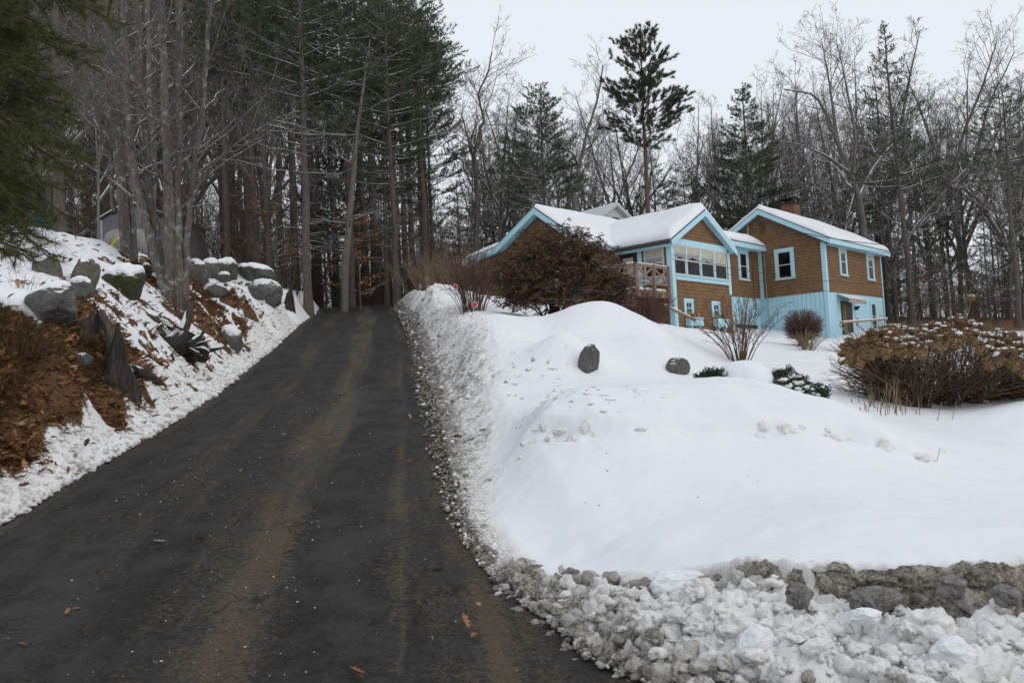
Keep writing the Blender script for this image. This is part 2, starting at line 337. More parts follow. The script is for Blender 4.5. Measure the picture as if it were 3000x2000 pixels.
def ground_full(x, y):
    """height, dirt, litter"""
    z, dr, dl = base_h(x, y)
    right = dr > 0; left = dl > 0
    dirt_dark = np.zeros_like(z); litter = np.zeros_like(z); rough = np.zeros_like(z)
    # plowed shoulder right of the driveway: churned grey granular snow
    wsh = np.interp(y, [4, 7, 9, 14, 25, 40], [0.25, 0.3, 0.7, 1.5, 1.6, 1.4])
    sh = right * (1 - sstep(0.45, 1.0, dr / wsh)) * (y > 5.5)
    amp = np.interp(y, [5, 9, 16, 30], [0.02, 0.04, 0.1, 0.13])
    cl = fbm(x * 6.5, y * 6.5, oct=5, seed=3, gain=0.62)
    k1, v1 = chunks(x * 7.5, y * 7.5, 3); k2, v2 = chunks(x * 19, y * 19, 4); z = z + sh * amp * (cl * .7 + .75 * k1 + .4 * k2)
    rough = np.maximum(rough, sh)
    dirt_dark = np.maximum(dirt_dark, sh * np.clip(0.10 + 0.9 * fbm(x * 5.5, y * 5.5, z * 5.5, oct=4, seed=9, gain=0.7) + 0.3 * fbm(x * .8, y * .8, oct=2, seed=10) + 0.35 * (1 - np.clip(dr / wsh, 0, 1)), 0, 1))
    toe = right * (1 - sstep(0.12, 0.42, dr)) * (y > 5.5)
    dirt_dark = np.maximum(dirt_dark, toe * (0.75 + 0.3 * cl) * np.interp(y, [5, 7.5, 10], [0.55, 0.5, 1.0]))
    # plow pile along the street
    face_y = np.interp(x, [-0.5, 0.6, 1.0, 1.6, 2.2, 2.7, 3.2, 4.5], [6.4, 5.7, 5.35, 5.0, 4.72, 4.6, 4.5, 4.3])
    pile = right * (1 - sstep(-0.25, 0.12, y - face_y)) * sstep(-0.1, 0.35, x)
    lump = fbm(x * 3.0, y * 3.0, oct=3, seed=21) + 0.75 * np.abs(fbm(x * 7.5, y * 7.5, oct=4, seed=22, gain=0.6))
    c1, w1 = chunks(x * 3.6, y * 3.6, 11); c2, w2 = chunks(x * 9, y * 9, 12); c3, w3 = chunks(x * 22, y * 22, 13); z = z + pile * sstep(.02, .3, dr) * (0.05 * lump + 0.09 * c1 + 0.085 * c2 + .036 * c3 + 0.03)
    rough = np.maximum(rough, pile)
    dirt_dark = np.maximum(dirt_dark, pile * np.clip(0.35 * fbm(x * 2.5, y * 2.5, oct=3, seed=31) - 0.06 + .5 * np.maximum(w2 - .8, 0) * 2 + .22 * np.maximum(w1 - .75, 0) * 4 + .3 * (c2 < -.25) + 0.75 * (1 - sstep(0.05, 0.4, dr)), 0, 1))
    # step in the bank: eroded dirty face where the blade cut it
    ff = face_y + 0.10 * fbm(x * 2.6, x * 0 + 3.1, oct=3, seed=41) + 0.05 * fbm(x * 9, x * 0 + 1.1, oct=3, seed=42)
    depth = np.interp(x, [0.7, 1.0, 1.5, 2.2, 2.7, 4.5], [.06, .17, .25, .34, .48, .50])
    step = right * sstep(-0.10, 0.0, y - ff) * (x > 0.6)
    below = right * (1 - step) * (x > 0.6) * (y > 3.2)
    z = z - below * depth * sstep(-1.5, -0.1, y - ff) * (0.75 + 0.25 * fbm(x * 3, y * 3, oct=3, seed=44))
    facem = right * (x > 0.6) * sstep(-0.22, -0.12, y - ff) * (1 - sstep(-0.035, 0.005, y - ff)) * sstep(0.02, 0.1, depth)
    brk = sstep(-0.42, 0.1, fbm(x * 1.7, y * 0 + 0.3, oct=3, seed=45) + np.interp(x, [0.6, 1.2, 2.0, 2.6], [0.0, .1, .3, .6]))
    dirt_dark = np.maximum(dirt_dark, facem * brk * .5 * (0.95 + 0.2 * fbm(x * 11, y * 11, oct=3, seed=46)))
    rough = np.maximum(rough, facem)
    # broken crust along the top of the bank
    brky = 8.35 + 0.25 * fbm(x * 0.9, x * 0, oct=2, seed=51) + 0.05 * fbm(x * 2.2, x * 0, oct=2, seed=52)
    on = right * ((np.exp(-((x - 0.55) / 0.45) ** 2)) + np.exp(-((x - 3.5) / 0.75) ** 2) * 0.9 + 0.5 * np.exp(-((x - 2.3) / 0.3) ** 2)) * sstep(7.0, 7.6, y) * (1 - sstep(9.2, 9.8, y))
    sc = on * np.exp(-((y - brky + 0.12) / 0.16) ** 2) * np.clip(0.4 + fbm(x * 4.5, y * 3, oct=3, seed=53), 0, 1.2)
    terr = right * sstep(-.4, .3, x) * (1 - sstep(3.6, 4.6, x)) * (1 - sstep(9.2, 11.0, y)); z = z + terr * (.07 * sstep(-.5, .1, y - brky) + .12 * sstep(-.13, .0, y - brky) * np.clip(.25 + on, 0, 1)); z = z - 0.10 * sc
    dirt_dark = np.maximum(dirt_dark, np.clip(0.35 * sc, 0, 1))
    # soft undulation of the untouched snow
    soft = right * (1 - np.clip(sh + pile, 0, 1))
    z = z + soft * (0.05 * fbm(x * 0.55, y * 0.55, oct=2, seed=61) + 0.02 * fbm(x * 2.3, y * 2.3, oct=3, seed=62) + 0.007 * fbm(x * 7, y * 7, oct=3, seed=65) - 0.014 * sstep(.2, .7, fbm(x * 1.6, y * 1.3, oct=3, seed=66)))
    cr = right * sstep(0.3, 1.0, dr) * (1 - sstep(1.5, 3.0, dr)) * sstep(7, 9, y) * (1 - sstep(13, 16, y))
    z = z + cr * 0.03 * np.clip(fbm(x * 8, y * 8, oct=3, seed=63), 0.1, 1); dirt_dark = np.maximum(dirt_dark, cr * 0.75 * sstep(0.42, 0.6, fbm(x * 9, y * 9, oct=3, seed=64)))
    for (gx, gy, rx_, ry_, amp_) in LOBES:
        z = z + right * amp_ * np.exp(-((x - gx) / rx_) ** 2 - ((y - gy) / ry_) ** 2)
    # left: a strip of crumbly snow, then leaf litter and snow on the bank
    st = left * (1 - sstep(0.75, 1.25, dl))
    z = z + st * np.clip(dl / 0.12, 0, 1) * (0.035 + 0.045 * np.abs(fbm(x * 7, y * 7, oct=4, seed=71, gain=0.6)))
    rough = np.maximum(rough, st * 0.8)
    bank = left * sstep(0.26, 0.62, dl + 0.3 * fbm(x * 1.6, y * 1.6, oct=3, seed=72))
    near = 1 - sstep(12.4, 14.4, y + 0.35 * (x + 5) + 0.8 * fbm(x * 0.9, y * 0.9, oct=3, seed=73))
    zone2 = np.exp(-((y - 24.0) / 5.0) ** 2) * (1 - sstep(3.2, 4.6, dl)) * 0.62
    zone3 = np.exp(-((y - 15.5) / 4.5) ** 2) * (1 - sstep(1.6, 3.0, dl)) * 0.30
    lit = np.clip(near * 1.35 * (1 - sstep(1.6, 2.4, dl + 0.12 * np.maximum(y - 10.5, 0) + .5 * fbm(x * 1.3, y * 1.3, z * 1.3, oct=3, seed=78))) + zone2 + zone3, 0, 1.5) + 0.85 * fbm(x * 2.2, y * 2.2, z * 2.6, oct=5, seed=74, gain=0.75) - 0.20
    litter = bank * sstep(0.18, 0.34, lit)
    z = z + left * (0.16 * fbm(x * 0.9, y * 0.9, oct=3, seed=75) + 0.06 * fbm(x * 3.2, y * 3.2, oct=4, seed=76)) * np.clip(dl, 0, 1)
    z = z - litter * 0.03 + litter * 0.035 * fbm(x * 10, y * 10, oct=3, seed=77)
    # woods: mostly snow with bare leaf patches
    wood = sstep(42, 50, y + 0.25 * x) * 1.0
    litter = np.maximum(litter, wood * sstep(-0.15, 0.25, fbm(x * 0.3, y * 0.3, oct=5, seed=81, gain=.65) + 0.42))
    z = z + wood * 0.3 * fbm(x * 0.12, y * 0.12, oct=3, seed=82)
    road = (dr <= 0) & (dl <= 0)
    dirt_dark = np.where(road, 1, dirt_dark)
    return z, np.clip(dirt_dark, 0, 1), np.clip(litter, 0, 1), np.clip(rough, 0, 1)
def hz(x, y): return float(ground_full(np.array([x]), np.array([y]))[0][0])
def gpt(px, py, d, sink=0.0):
    """ground point under the pixel column px at distance d"""
    p = at(px, py, d); return np.array([p[0], p[1], hz(p[0], p[1]) - sink])
def hits(px, py, dmin=4.0, dmax=70.0):
    """where the sight line first meets the ground"""
    v = ray(px, py); ds = np.exp(np.linspace(math.log(dmin), math.log(dmax), 1500)); g = cO[2] + v[2] / v[1] * ds - base_h(v[0] / v[1] * ds, ds)[0]
    i = np.where(g <= 0)[0]; d = ds[i[0]] if len(i) else dmax
    return np.array([v[0] / v[1] * d, d, hz(v[0] / v[1] * d, d)])

# ------------------------------------------------------------------ ground sheet
def build_ground():
    nr, nc = 1150, 860
    r = np.concatenate([np.linspace(0, 1, nr) ** 1.0]); yy = np.exp(np.log(3.0) + r * (np.log(330.0) - np.log(3.0))) - 5.0
    # more rows where the picture shows the most
    yy = np.interp(np.linspace(0, 1, nr), [0, .02, .26, .42, .74, .94, 1], [-4, 3.0, 6.2, 9.5, 22, 60, 330]); k = np.hanning(41); k /= k.sum(); yy[20:-20] = np.convolve(yy, k, 'valid')
    u = np.linspace(-1, 1, nc); u = 0.55 * u + 0.45 * u ** 3
    half = np.maximum(0.85 * (yy + 4.0) + 5.0, 6.0)
    X = u[None] * half[:, None] * 1.05; Y = np.repeat(yy[:, None], nc, 1)
    z, dirt_dark, lit, rough = ground_full(X.ravel(), Y.ravel())
    mb = MB(); mb.add(np.stack([X.ravel(), Y.ravel(), z], 1), grid_faces(nr, nc))
    o = mb.build('snowy_ground', mat_ground(), smooth=True)
    for nm, a in (('dirt_dark', dirt_dark), ('litter', lit), ('rough', rough)):
        at_ = o.data.attributes.new(nm, 'FLOAT', 'POINT'); at_.data.foreach_set('value', a.astype(np.float32))
    struct(o); return o
def mat_ground():
    t = NT('ground'); v = t.coords('Object')
    dirt_dark, lit, rough = t.attr('dirt_dark'), t.attr('litter'), t.attr('rough')
    n1 = t.noise(v, 9, 6, 0.65); n2 = t.noise(v, 55, 4, 0.6); n3 = t.noise(v, 2.2, 5)
    snow = t.ramp(t.noise(v, 0.9, 3), [(0.3, (0.735, 0.75, 0.78)), (0.7, (0.78, 0.792, 0.818))])
    gn = t.math('ADD', t.math('ADD', t.math('MULTIPLY', t.noise(v, 5.5, 4, .6), .5), t.math('MULTIPLY', n2, .3)), t.math('MULTIPLY', n1, .2)); snow = t.mix(t.math('MULTIPLY', rough, .8), snow, (.80, .785, .765)); grime = t.ramp(gn, [(0.36, (0.03, 0.026, 0.022)), (0.46, (0.10, 0.087, 0.073)), (0.54, (0.27, 0.245, 0.215)), (0.66, (0.5, 0.48, 0.45))])
    dm = t.math('MULTIPLY', dirt_dark, t.math('ADD', t.math('MULTIPLY', n1, 1.5), 0.25))
    mr = t.n('ShaderNodeMapRange', interpolation_type='SMOOTHSTEP'); t.set(mr.inputs[0], dm); mr.inputs[1].default_value = 0.08; mr.inputs[2].default_value = 0.95
    c = t.mix(mr.outputs[0], snow, grime)
    leaf = t.ramp(t.noise(v, 26, 5, 0.7), [(0.28, (0.018, 0.011, 0.007)), (0.43, (0.095, 0.043, 0.021)), (0.56, (0.18, 0.088, 0.04)), (0.7, (0.30, 0.175, 0.09))])
    leaf = t.mix(t.ramp(n3, [(0.42, 0.0), (0.6, 0.65)]), leaf, (0.075, 0.055, 0.022))
    lm = t.math('ADD', lit, t.math('MULTIPLY', t.math('SUBTRACT', t.noise(v, 14, 5, 0.7), 0.5), 0.9))
    mr2 = t.n('ShaderNodeMapRange', interpolation_type='SMOOTHSTEP'); t.set(mr2.inputs[0], lm); mr2.inputs[1].default_value = 0.42; mr2.inputs[2].default_value = 0.58
    c = t.mix(mr2.outputs[0], c, leaf)
    h = t.math('ADD', t.math('MULTIPLY', t.math('ADD', t.math('MULTIPLY', n2, 0.6), n1), t.math('ADD', rough, 0.12)), t.math('MULTIPLY', t.noise(v, 30, 4, 0.7), t.math('MULTIPLY', mr2.outputs[0], 1.5)))
    nm = t.bump(h, 0.55, 0.035)
    return t.done(c, t.mix(mr2.outputs[0], (0.62,) * 3, (0.8,) * 3), nm, 0.25)
build_ground()

# ------------------------------------------------------------------ driveway sheet
def mat_asphalt():
    t = NT('asphalt'); uv = t.n('ShaderNodeAttribute'); uv.attribute_name = 'lane'
    sp = t.n('ShaderNodeSeparateXYZ'); t.set(sp.inputs[0], uv.outputs['Vector']); la, lo = sp.outputs['X'], sp.outputs['Y']
    v = t.coords('Object')
    mp = t.n('ShaderNodeMapping'); t.set(mp.inputs[0], uv.outputs['Vector']); mp.inputs['Scale'].default_value = (4.0, 0.075, 1); streak = t.noise(mp.outputs[0], 2.6, 6, 0.62, 0.05)
    mp2 = t.n('ShaderNodeMapping'); t.set(mp2.inputs[0], uv.outputs['Vector']); mp2.inputs['Scale'].default_value = (4.0, 0.28, 1); patch = t.noise(mp2.outputs[0], 0.9, 6, 0.65, 0.15)
    fine = t.noise(v, 160, 3, 0.7); mid = t.noise(v, 22, 5, 0.65)
    base = t.ramp(mid, [(0.3, (0.015, 0.0145, 0.014)), (0.7, (0.042, 0.040, 0.038))])
    # sand left between and beside the wheel tracks
    band = t.ramp(t.math('ADD', la, t.math('MULTIPLY', t.math('SUBTRACT', patch, 0.5), 0.09)), [(0.0, .6), (0.06, .4), (0.12, .08), (0.21, .06), (0.27, .42), (0.34, .3), (0.44, .12), (0.54, .3), (0.6, .78), (0.67, .62), (0.71, .08), (0.84, .05), (0.875, .6), (0.895, .12), (0.95, .3), (1.0, .6)])
    fade = t.ramp(t.math('MULTIPLY', lo, 1 / 50.0), [(0.0, 0.75), (0.14, 0.9), (0.3, 0.95), (0.55, 0.85), (1.0, 0.7)])
    iso = t.noise(v, 2.3, 5, .65); s = t.math('ADD', t.math('MULTIPLY', band, fade), t.math('MULTIPLY', t.math('SUBTRACT', iso, .5), 1.5))
    s = t.math('ADD', s, t.math('MULTIPLY', t.math('SUBTRACT', streak, 0.5), 1.9)); s = t.math('ADD', s, t.math('MULTIPLY', t.math('SUBTRACT', mid, 0.5), 1.5)); s = t.math('ADD', s, t.math('MULTIPLY', t.math('SUBTRACT', t.noise(v, 48, 4, .75), 0.5), 1.5)); s = t.math('ADD', s, t.math('MULTIPLY', t.math('SUBTRACT', fine, 0.5), 1.1)); s = t.math('ADD', s, t.math('MULTIPLY', t.math('SUBTRACT', patch, 0.5), 1.3))
    mr = t.n('ShaderNodeMapRange', interpolation_type='SMOOTHSTEP'); t.set(mr.inputs[0], s); mr.inputs[1].default_value = 0.2; mr.inputs[2].default_value = 0.95
    sand = t.ramp(fine, [(0.3, (0.065, 0.05, 0.036)), (0.7, (0.16, 0.126, 0.088))])
    c = t.mix(mr.outputs[0], base, sand)
    grit = t.ramp(fine, [(0.56, 0.0), (0.7, 0.6)]); c = t.mix(grit, c, (0.085, 0.08, 0.073)); pit = t.ramp(t.noise(v, 75, 3, .7), [(0.33, 0.75), (0.46, 0.0)]); c = t.mix(pit, c, (0.006, 0.006, 0.006))
    # seams and cracks
    vor = t.n('ShaderNodeTexVoronoi', feature='DISTANCE_TO_EDGE'); nz_ = t.n('ShaderNodeTexNoise'); nz_.inputs['Scale'].default_value = 1.7; nz_.inputs['Detail'].default_value = 5; t.set(nz_.inputs['Vector'], v); wv = t.mix(0.45, v, nz_.outputs['Color']); t.set(vor.inputs['Vector'], wv); vor.inputs['Scale'].default_value = 1.3
    ck = t.math('MULTIPLY', t.ramp(vor.outputs['Distance'], [(0.0, 1.0), (0.012, 0.0)]), t.ramp(patch, [(0.46, 0), (0.54, 1)]))
    c = t.mix(t.math('MULTIPLY', ck, 0.8), c, (0.008, 0.008, 0.008))
    wet = t.ramp(t.math('ADD', patch, t.math('MULTIPLY', mid, 0.2)), [(0.40, 0.46), (0.62, 0.85)])
    rough = t.math('ADD', wet, t.math('MULTIPLY', mr.outputs[0], 0.25))
    nm = t.bump(t.math('ADD', fine, t.math('MULTIPLY', mid, 0.7)), 0.9, 0.012)
    return t.done(c, rough, nm, t.math('ADD', .12, t.math('MULTIPLY', t.ramp(iso, [(.4, 1.0), (.6, 0.0)]), .22)))
def build_drive():
    ys = np.concatenate([np.linspace(-4, 12, 240), np.linspace(12.1, 62, 240)]); nc = 60; w = np.linspace(0, 1, nc)
    yl, xl = -1, -1
    XL = np.where(ys < 4.5, np.maximum(xleft(ys), -14) - 0.0, xleft(ys)) - 0.25; XR = xright(ys) + 0.4
    X = XL[:, None] + (XR - XL)[:, None] * w; Y = np.repeat(ys[:, None], nc, 1)
    wid = (XR - XL)[:, None]; lat = (X - XL[:, None]) / wid
    Z = zroad(Y) + 0.03 * np.sin(PI * np.clip(lat, 0, 1)) - 0.03 + 0.004 * fbm(X * 1.3, Y * 1.3, oct=3, seed=91)
    mb = MB(); mb.add(np.stack([X.ravel(), Y.ravel(), Z.ravel()], 1), grid_faces(len(ys), nc)); o = mb.build('driveway', mat_asphalt(), smooth=True)
    # lane coordinates: share of the width (measured on the 4 m strip) and metres along
    fl = np.polyfit(np.linspace(9, 15, 9), xleft(np.linspace(9, 15, 9)), 1); fr = np.polyfit(np.linspace(9, 15, 9), xright(np.linspace(9, 15, 9)), 1); bl = sstep(9, 13, ys)
    XL4 = np.polyval(fl, ys) * (1 - bl) + xleft(ys) * bl; XR4 = np.polyval(fr, ys) * (1 - bl) + xright(ys) * bl
    L = (X - XL4[:, None]) / (XR4 - XL4)[:, None]
    a = o.data.attributes.new('lane', 'FLOAT_VECTOR', 'POINT'); a.data.foreach_set('vector', np.stack([L.ravel(), Y.ravel(), 0 * Y.ravel()], 1).astype(np.float32).ravel())
    struct(o)
build_drive()
# ------------------------------------------------------------------ house materials
def mat_shingle():
    t = NT('brown_shingle'); tc = t.n('ShaderNodeTexCoord'); sp = t.n('ShaderNodeSeparateXYZ'); t.set(sp.inputs[0], tc.outputs['Object'])
    u = t.math('ADD', sp.outputs['X'], sp.outputs['Y']); z = sp.outputs['Z']
    wob = t.math('MULTIPLY', t.math('SUBTRACT', t.noise(tc.outputs['Object'], 2.5, 2), 0.5), 0.02); zz = t.math('ADD', z, wob)
    cb = t.n('ShaderNodeCombineXYZ'); t.set(cb.inputs[0], u); t.set(cb.inputs[1], zz)
    br = t.n('ShaderNodeTexBrick'); t.set(br.inputs['Vector'], cb.outputs[0]); br.inputs['Scale'].default_value = 1.0
    br.inputs['Brick Width'].default_value = 0.17; br.inputs['Row Height'].default_value = 0.145; br.inputs['Mortar Size'].default_value = 0.003; br.inputs['Bias'].default_value = 0.0
    br.inputs['Color1'].default_value = (0.175, 0.10, 0.052, 1); br.inputs['Color2'].default_value = (0.235, 0.14, 0.074, 1); br.inputs['Mortar'].default_value = (0.07, 0.035, 0.016, 1)
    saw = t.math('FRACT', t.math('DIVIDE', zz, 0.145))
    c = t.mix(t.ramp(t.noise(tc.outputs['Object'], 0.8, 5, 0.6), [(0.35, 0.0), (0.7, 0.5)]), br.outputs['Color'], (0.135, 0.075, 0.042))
    butt = t.ramp(saw, [(0.0, 0.3), (0.07, 0.45), (0.13, 1.0)])        # shadow line under each course's butt edge, painted into the colour
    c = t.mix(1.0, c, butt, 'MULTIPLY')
    nm = t.bump(t.math('SUBTRACT', 1.0, saw), 0.7, 0.02)
    return t.done(c, 0.85, nm, 0.15)
BLUE = (0.43, 0.67, 0.765)
def mat_blue(name='blue_paint', groove=False):
    t = NT(name); v = t.coords('Object'); n = t.noise(v, 1.7, 5, 0.6); n2 = t.noise(v, 14, 4, 0.7)
    c = t.ramp(n, [(0.3, tuple(k * 0.9 for k in BLUE)), (0.7, BLUE)])
    c = t.mix(t.ramp(n2, [(0.62, 0.0), (0.8, 0.35)]), c, (0.3, 0.45, 0.5))
    nm = None
    if groove:
        tc = t.n('ShaderNodeTexCoord'); sp = t.n('ShaderNodeSeparateXYZ'); t.set(sp.inputs[0], tc.outputs['Object'])
        fr = t.math('FRACT', t.math('DIVIDE', t.math('ADD', sp.outputs['X'], sp.outputs['Y']), 0.21))
        g = t.ramp(fr, [(0.0, 0.0), (0.03, 0.0), (0.07, 1.0), (0.93, 1.0), (0.97, 0.0)])
        nm = t.bump(g, 0.8, 0.02); c = t.mix(t.math('MULTIPLY', t.math('SUBTRACT', 1.0, g), 0.4), c, (0.13, 0.3, 0.38))
    return t.done(c, 0.6, nm, 0.3)
def mat_glass():
    t = NT('window_glass'); v = t.coords('Object'); n = t.noise(v, 1.3, 3)
    c = t.ramp(n, [(0.4, (0.004, 0.005, 0.007)), (0.65, (0.014, 0.016, 0.02))])
    return t.done(c, 0.06, t.bump(t.noise(v, 2.0, 2), 0.03, 0.02), 0.14)
def mat_snow(name='roof_snow'):
    t = NT(name); v = t.coords('Object'); n = t.noise(v, 1.2, 5); n2 = t.noise(v, 40, 3)
    c = t.ramp(n, [(0.3, (0.735, 0.75, 0.78)), (0.7, (0.785, 0.797, 0.823))])
    return t.done(c, 0.62, t.bump(t.math('ADD', n, t.math('MULTIPLY', n2, 0.15)), 0.35, 0.05), 0.2)
def mat_brick():
    t = NT('chimney_brick'); tc = t.n('ShaderNodeTexCoord'); sp = t.n('ShaderNodeSeparateXYZ'); t.set(sp.inputs[0], tc.outputs['Object'])
    cb = t.n('ShaderNodeCombineXYZ'); t.set(cb.inputs[0], t.math('ADD', sp.outputs['X'], sp.outputs['Y'])); t.set(cb.inputs[1], sp.outputs['Z'])
    br = t.n('ShaderNodeTexBrick'); t.set(br.inputs['Vector'], cb.outputs[0]); br.inputs['Scale'].default_value = 1.0
    br.inputs['Brick Width'].default_value = 0.21; br.inputs['Row Height'].default_value = 0.075; br.inputs['Mortar Size'].default_value = 0.008
    br.inputs['Color1'].default_value = (0.16, 0.05, 0.035, 1); br.inputs['Color2'].default_value = (0.24, 0.085, 0.055, 1); br.inputs['Mortar'].default_value = (0.2, 0.17, 0.15, 1)
    c = t.mix(t.ramp(t.noise(tc.outputs['Object'], 3, 4), [(0.4, 0.0), (0.7, 0.5)]), br.outputs['Color'], (0.06, 0.03, 0.025))
    return t.done(c, 0.9, t.bump(br.outputs['Fac'], 0.5, 0.01), 0.2)
M_SH = mat_shingle(); M_BL = mat_blue(); M_BLG = mat_blue('blue_panel', True); M_GL = mat_glass(); M_SN = mat_snow(); M_BR = mat_brick()
M_CREAM = simple('cream_sash', (0.55, 0.52, 0.46), 0.5, 0.12); M_SHADE = simple('window_shade', (0.42, 0.405, 0.33), 0.7, 0.12, 3)
M_LACE = simple('lace_valance', (0.26, 0.28, 0.3), 0.9, 0.5, 22)
M_DKROOF = simple('dark_roof_edge', (0.035, 0.033, 0.032), 0.8); M_TAN = simple('tan_deck_paint', (0.22, 0.145, 0.11), 0.75, 0.18, 4, bump=0.2)
M_DARKDOOR = simple('dark_door', (0.035, 0.022, 0.018), 0.5); M_GUT = simple('brown_gutter', (0.05, 0.03, 0.025), 0.5); M_WHITE = simple('white_paint', (0.62, 0.63, 0.63), 0.6, 0.1)
M_GREYMETAL = simple('galvanised_metal', (0.3, 0.31, 0.32), 0.4, 0.2); M_AWN = simple('weathered_awning', (0.30, 0.27, 0.23), 0.85, 0.35, 8, bump=0.3)
M_BLACK = simple('black_metal', (0.02, 0.02, 0.02), 0.45)

TH = math.radians(46.8)
HC = at((1950 + 700 / 2335 * 1580) / PX, (550 + 700 / 2335 * 1008) / PX, 38.0)
HB = np.array([HC[0], HC[1], HC[2] - 2.2])        # base of the nearest corner; house x runs right-away, y left-away
ZB = 2.2
house = thing('house', 'brown shingled house with pale blue trim and snow on its roofs on the slope', 'house', HB, TH)
def hw(a, b, z):
    """house coordinates (z from the brown/blue line) to world"""
    c, s = math.cos(TH), math.sin(TH); return np.array([HB[0] + a * c - b * s, HB[1] + a * s + b * c, HB[2] + ZB + z])
def hA(px, py, b):
    c, s = math.cos(TH), math.sin(TH); n = np.array([-s, c, 0]); v = ray(px, py); q = np.array([HB[0], HB[1], 0]) + n * b
    w = cO + v * (((q - cO) @ n) / (v @ n)); return (w - q) @ np.array([c, s, 0]), w[2] - HB[2] - ZB
class HM(MB):
    """builder in house coordinates with z from the brown/blue line"""
    def add(self, v, f, mat=0):
        v = np.asarray(v, float).reshape(-1, 3) + np.array([0, 0, ZB]); return MB.add(self, v, f, mat)
    def part(self, name, mats, parent=None, smooth=False): return self.build(name, mats, parent or house, smooth, local=True)
def poly_a(mb, prof, a0, a1, mat=0):      # profile in (b, z) swept along a
    return prism(mb, [(a0, b, z) for b, z in prof], (a1 - a0, 0, 0), mat)
def poly_b(mb, prof, b0, b1, mat=0):
    return prism(mb, [(a, b0, z) for a, z in prof], (0, b1 - b0, 0), mat)
# walls
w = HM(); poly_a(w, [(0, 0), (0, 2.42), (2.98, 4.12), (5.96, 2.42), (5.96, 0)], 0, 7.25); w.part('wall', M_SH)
w = HM(); poly_a(w, [(0.02, -3.2), (0.02, 0), (5.94, 0), (5.94, -3.2)], 0.02, 7.23); lw = w.part('lower_wall', M_BLG); lw['label'] = 'pale blue grooved panel basement wall'
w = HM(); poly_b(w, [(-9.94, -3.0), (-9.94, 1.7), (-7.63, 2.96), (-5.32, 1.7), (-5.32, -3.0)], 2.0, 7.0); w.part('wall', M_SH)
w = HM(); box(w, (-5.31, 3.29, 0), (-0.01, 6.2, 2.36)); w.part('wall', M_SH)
w = HM(); box(w, (-5.31, 3.31, -3.2), (-0.01, 6.2, -0.002)); w.part('lower_wall', M_BLG)
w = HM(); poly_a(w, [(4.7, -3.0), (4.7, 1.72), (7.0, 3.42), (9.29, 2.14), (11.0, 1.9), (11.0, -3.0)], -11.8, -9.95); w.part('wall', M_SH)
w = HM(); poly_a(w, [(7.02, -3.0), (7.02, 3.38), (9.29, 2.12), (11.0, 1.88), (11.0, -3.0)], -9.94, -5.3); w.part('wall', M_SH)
# roofs: blue-edged slabs under a dark covering, snow on top
def slab(p0, p1, q1, q0, th=0.13):
    """roof plane p0-p1 along the eave, q0-q1 along the ridge (tops of the slab)"""
    m = HM(); d = np.array([0, 0, th]); P = [np.asarray(k, float) for k in (p0, p1, q1, q0)]
    m.add([k - d for k in P] + P, BOXF); return m
def roof_piece(p0, p1, q1, q0, snow=0.26, drip=0.03, seed=0, edge=(1, 1, 1, 0), parent=None):
    r = slab(p0, p1, q1, q0); P = [np.asarray(k, float) for k in (p0, p1, q1, q0)]
    d = np.array([0, 0, 0.003]); e = np.array([0, 0, 0.028]); cen = sum(P) / 4; Q = [k + (k - cen) / np.linalg.norm(k - cen) * drip for k in P]
    r.add([k + d for k in Q] + [k + e for k in Q], BOXF, 1)
    ro = r.part('roof', [M_BL, M_DKROOF], parent)
    if snow:
        n, m2 = 60, 44; s, t = np.meshgrid(np.linspace(0, 1, n), np.linspace(0, 1, m2)); P0, P1, Q1, Q0 = P
        base = (P0 * (1 - s[..., None]) + P1 * s[..., None]) * (1 - t[..., None]) + (Q0 * (1 - s[..., None]) + Q1 * s[..., None]) * t[..., None]
        L1, L2 = np.linalg.norm(P1 - P0), np.linalg.norm(Q0 - P0)
        fal = 1.0
        for dist, on in ((t * L2, edge[0]), ((1 - s) * L1, edge[1]), (s * L1, edge[2]), ((1 - t) * L2, edge[3])):
            if on: fal = fal * np.sqrt(np.clip(1 - (1 - np.clip(dist / (0.28 if on == 1 else on), 0, 1)) ** 2, 0, 1))
        h = snow * fal * (1 + 0.22 * fbm(base[..., 0] * 0.8 + seed, base[..., 1] * 0.8, oct=3, seed=seed)) + 0.035
        out = (t < 0.02) * 1.0                              # slumps a little over the eave
        nrm = np.cross(P1 - P0, Q0 - P0); nrm /= np.linalg.norm(nrm); nrm *= np.sign(nrm[2])
        top = base + np.array([0, 0, 1.0]) * h[..., None] + nrm * 0.02
        dn = (P0 - Q0) / L2
        top = top + dn * (np.exp(-t * L2 / 0.12) * (0.10 + 0.07 * fbm(base[..., 0] * 2.1 + seed, base[..., 1] * 2.1, oct=3, seed=5 + seed)))[..., None] * edge[0]
        bot = base + np.array([0, 0, 0.031]); bot = bot + dn * (np.exp(-t * L2 / 0.12) * 0.06)[..., None] * edge[0]
        sm = HM(); k = n * m2; F = grid_faces(m2, n)
        rim = np.concatenate([np.arange(n), np.arange(1, m2) * n + n - 1, (m2 - 1) * n + np.arange(n - 2, -1, -1), np.arange(m2 - 2, 0, -1) * n])
        rn = np.roll(rim, -1); side = np.stack([rim, rn, rn + k, rim + k], 1)
        sm.add(np.concatenate([top.reshape(-1, 3), bot.reshape(-1, 3)]), np.concatenate([F, F[:, ::-1] + k, side[:, ::-1]])); sm.part('roof_snow', M_SN, ro, True)
    return ro
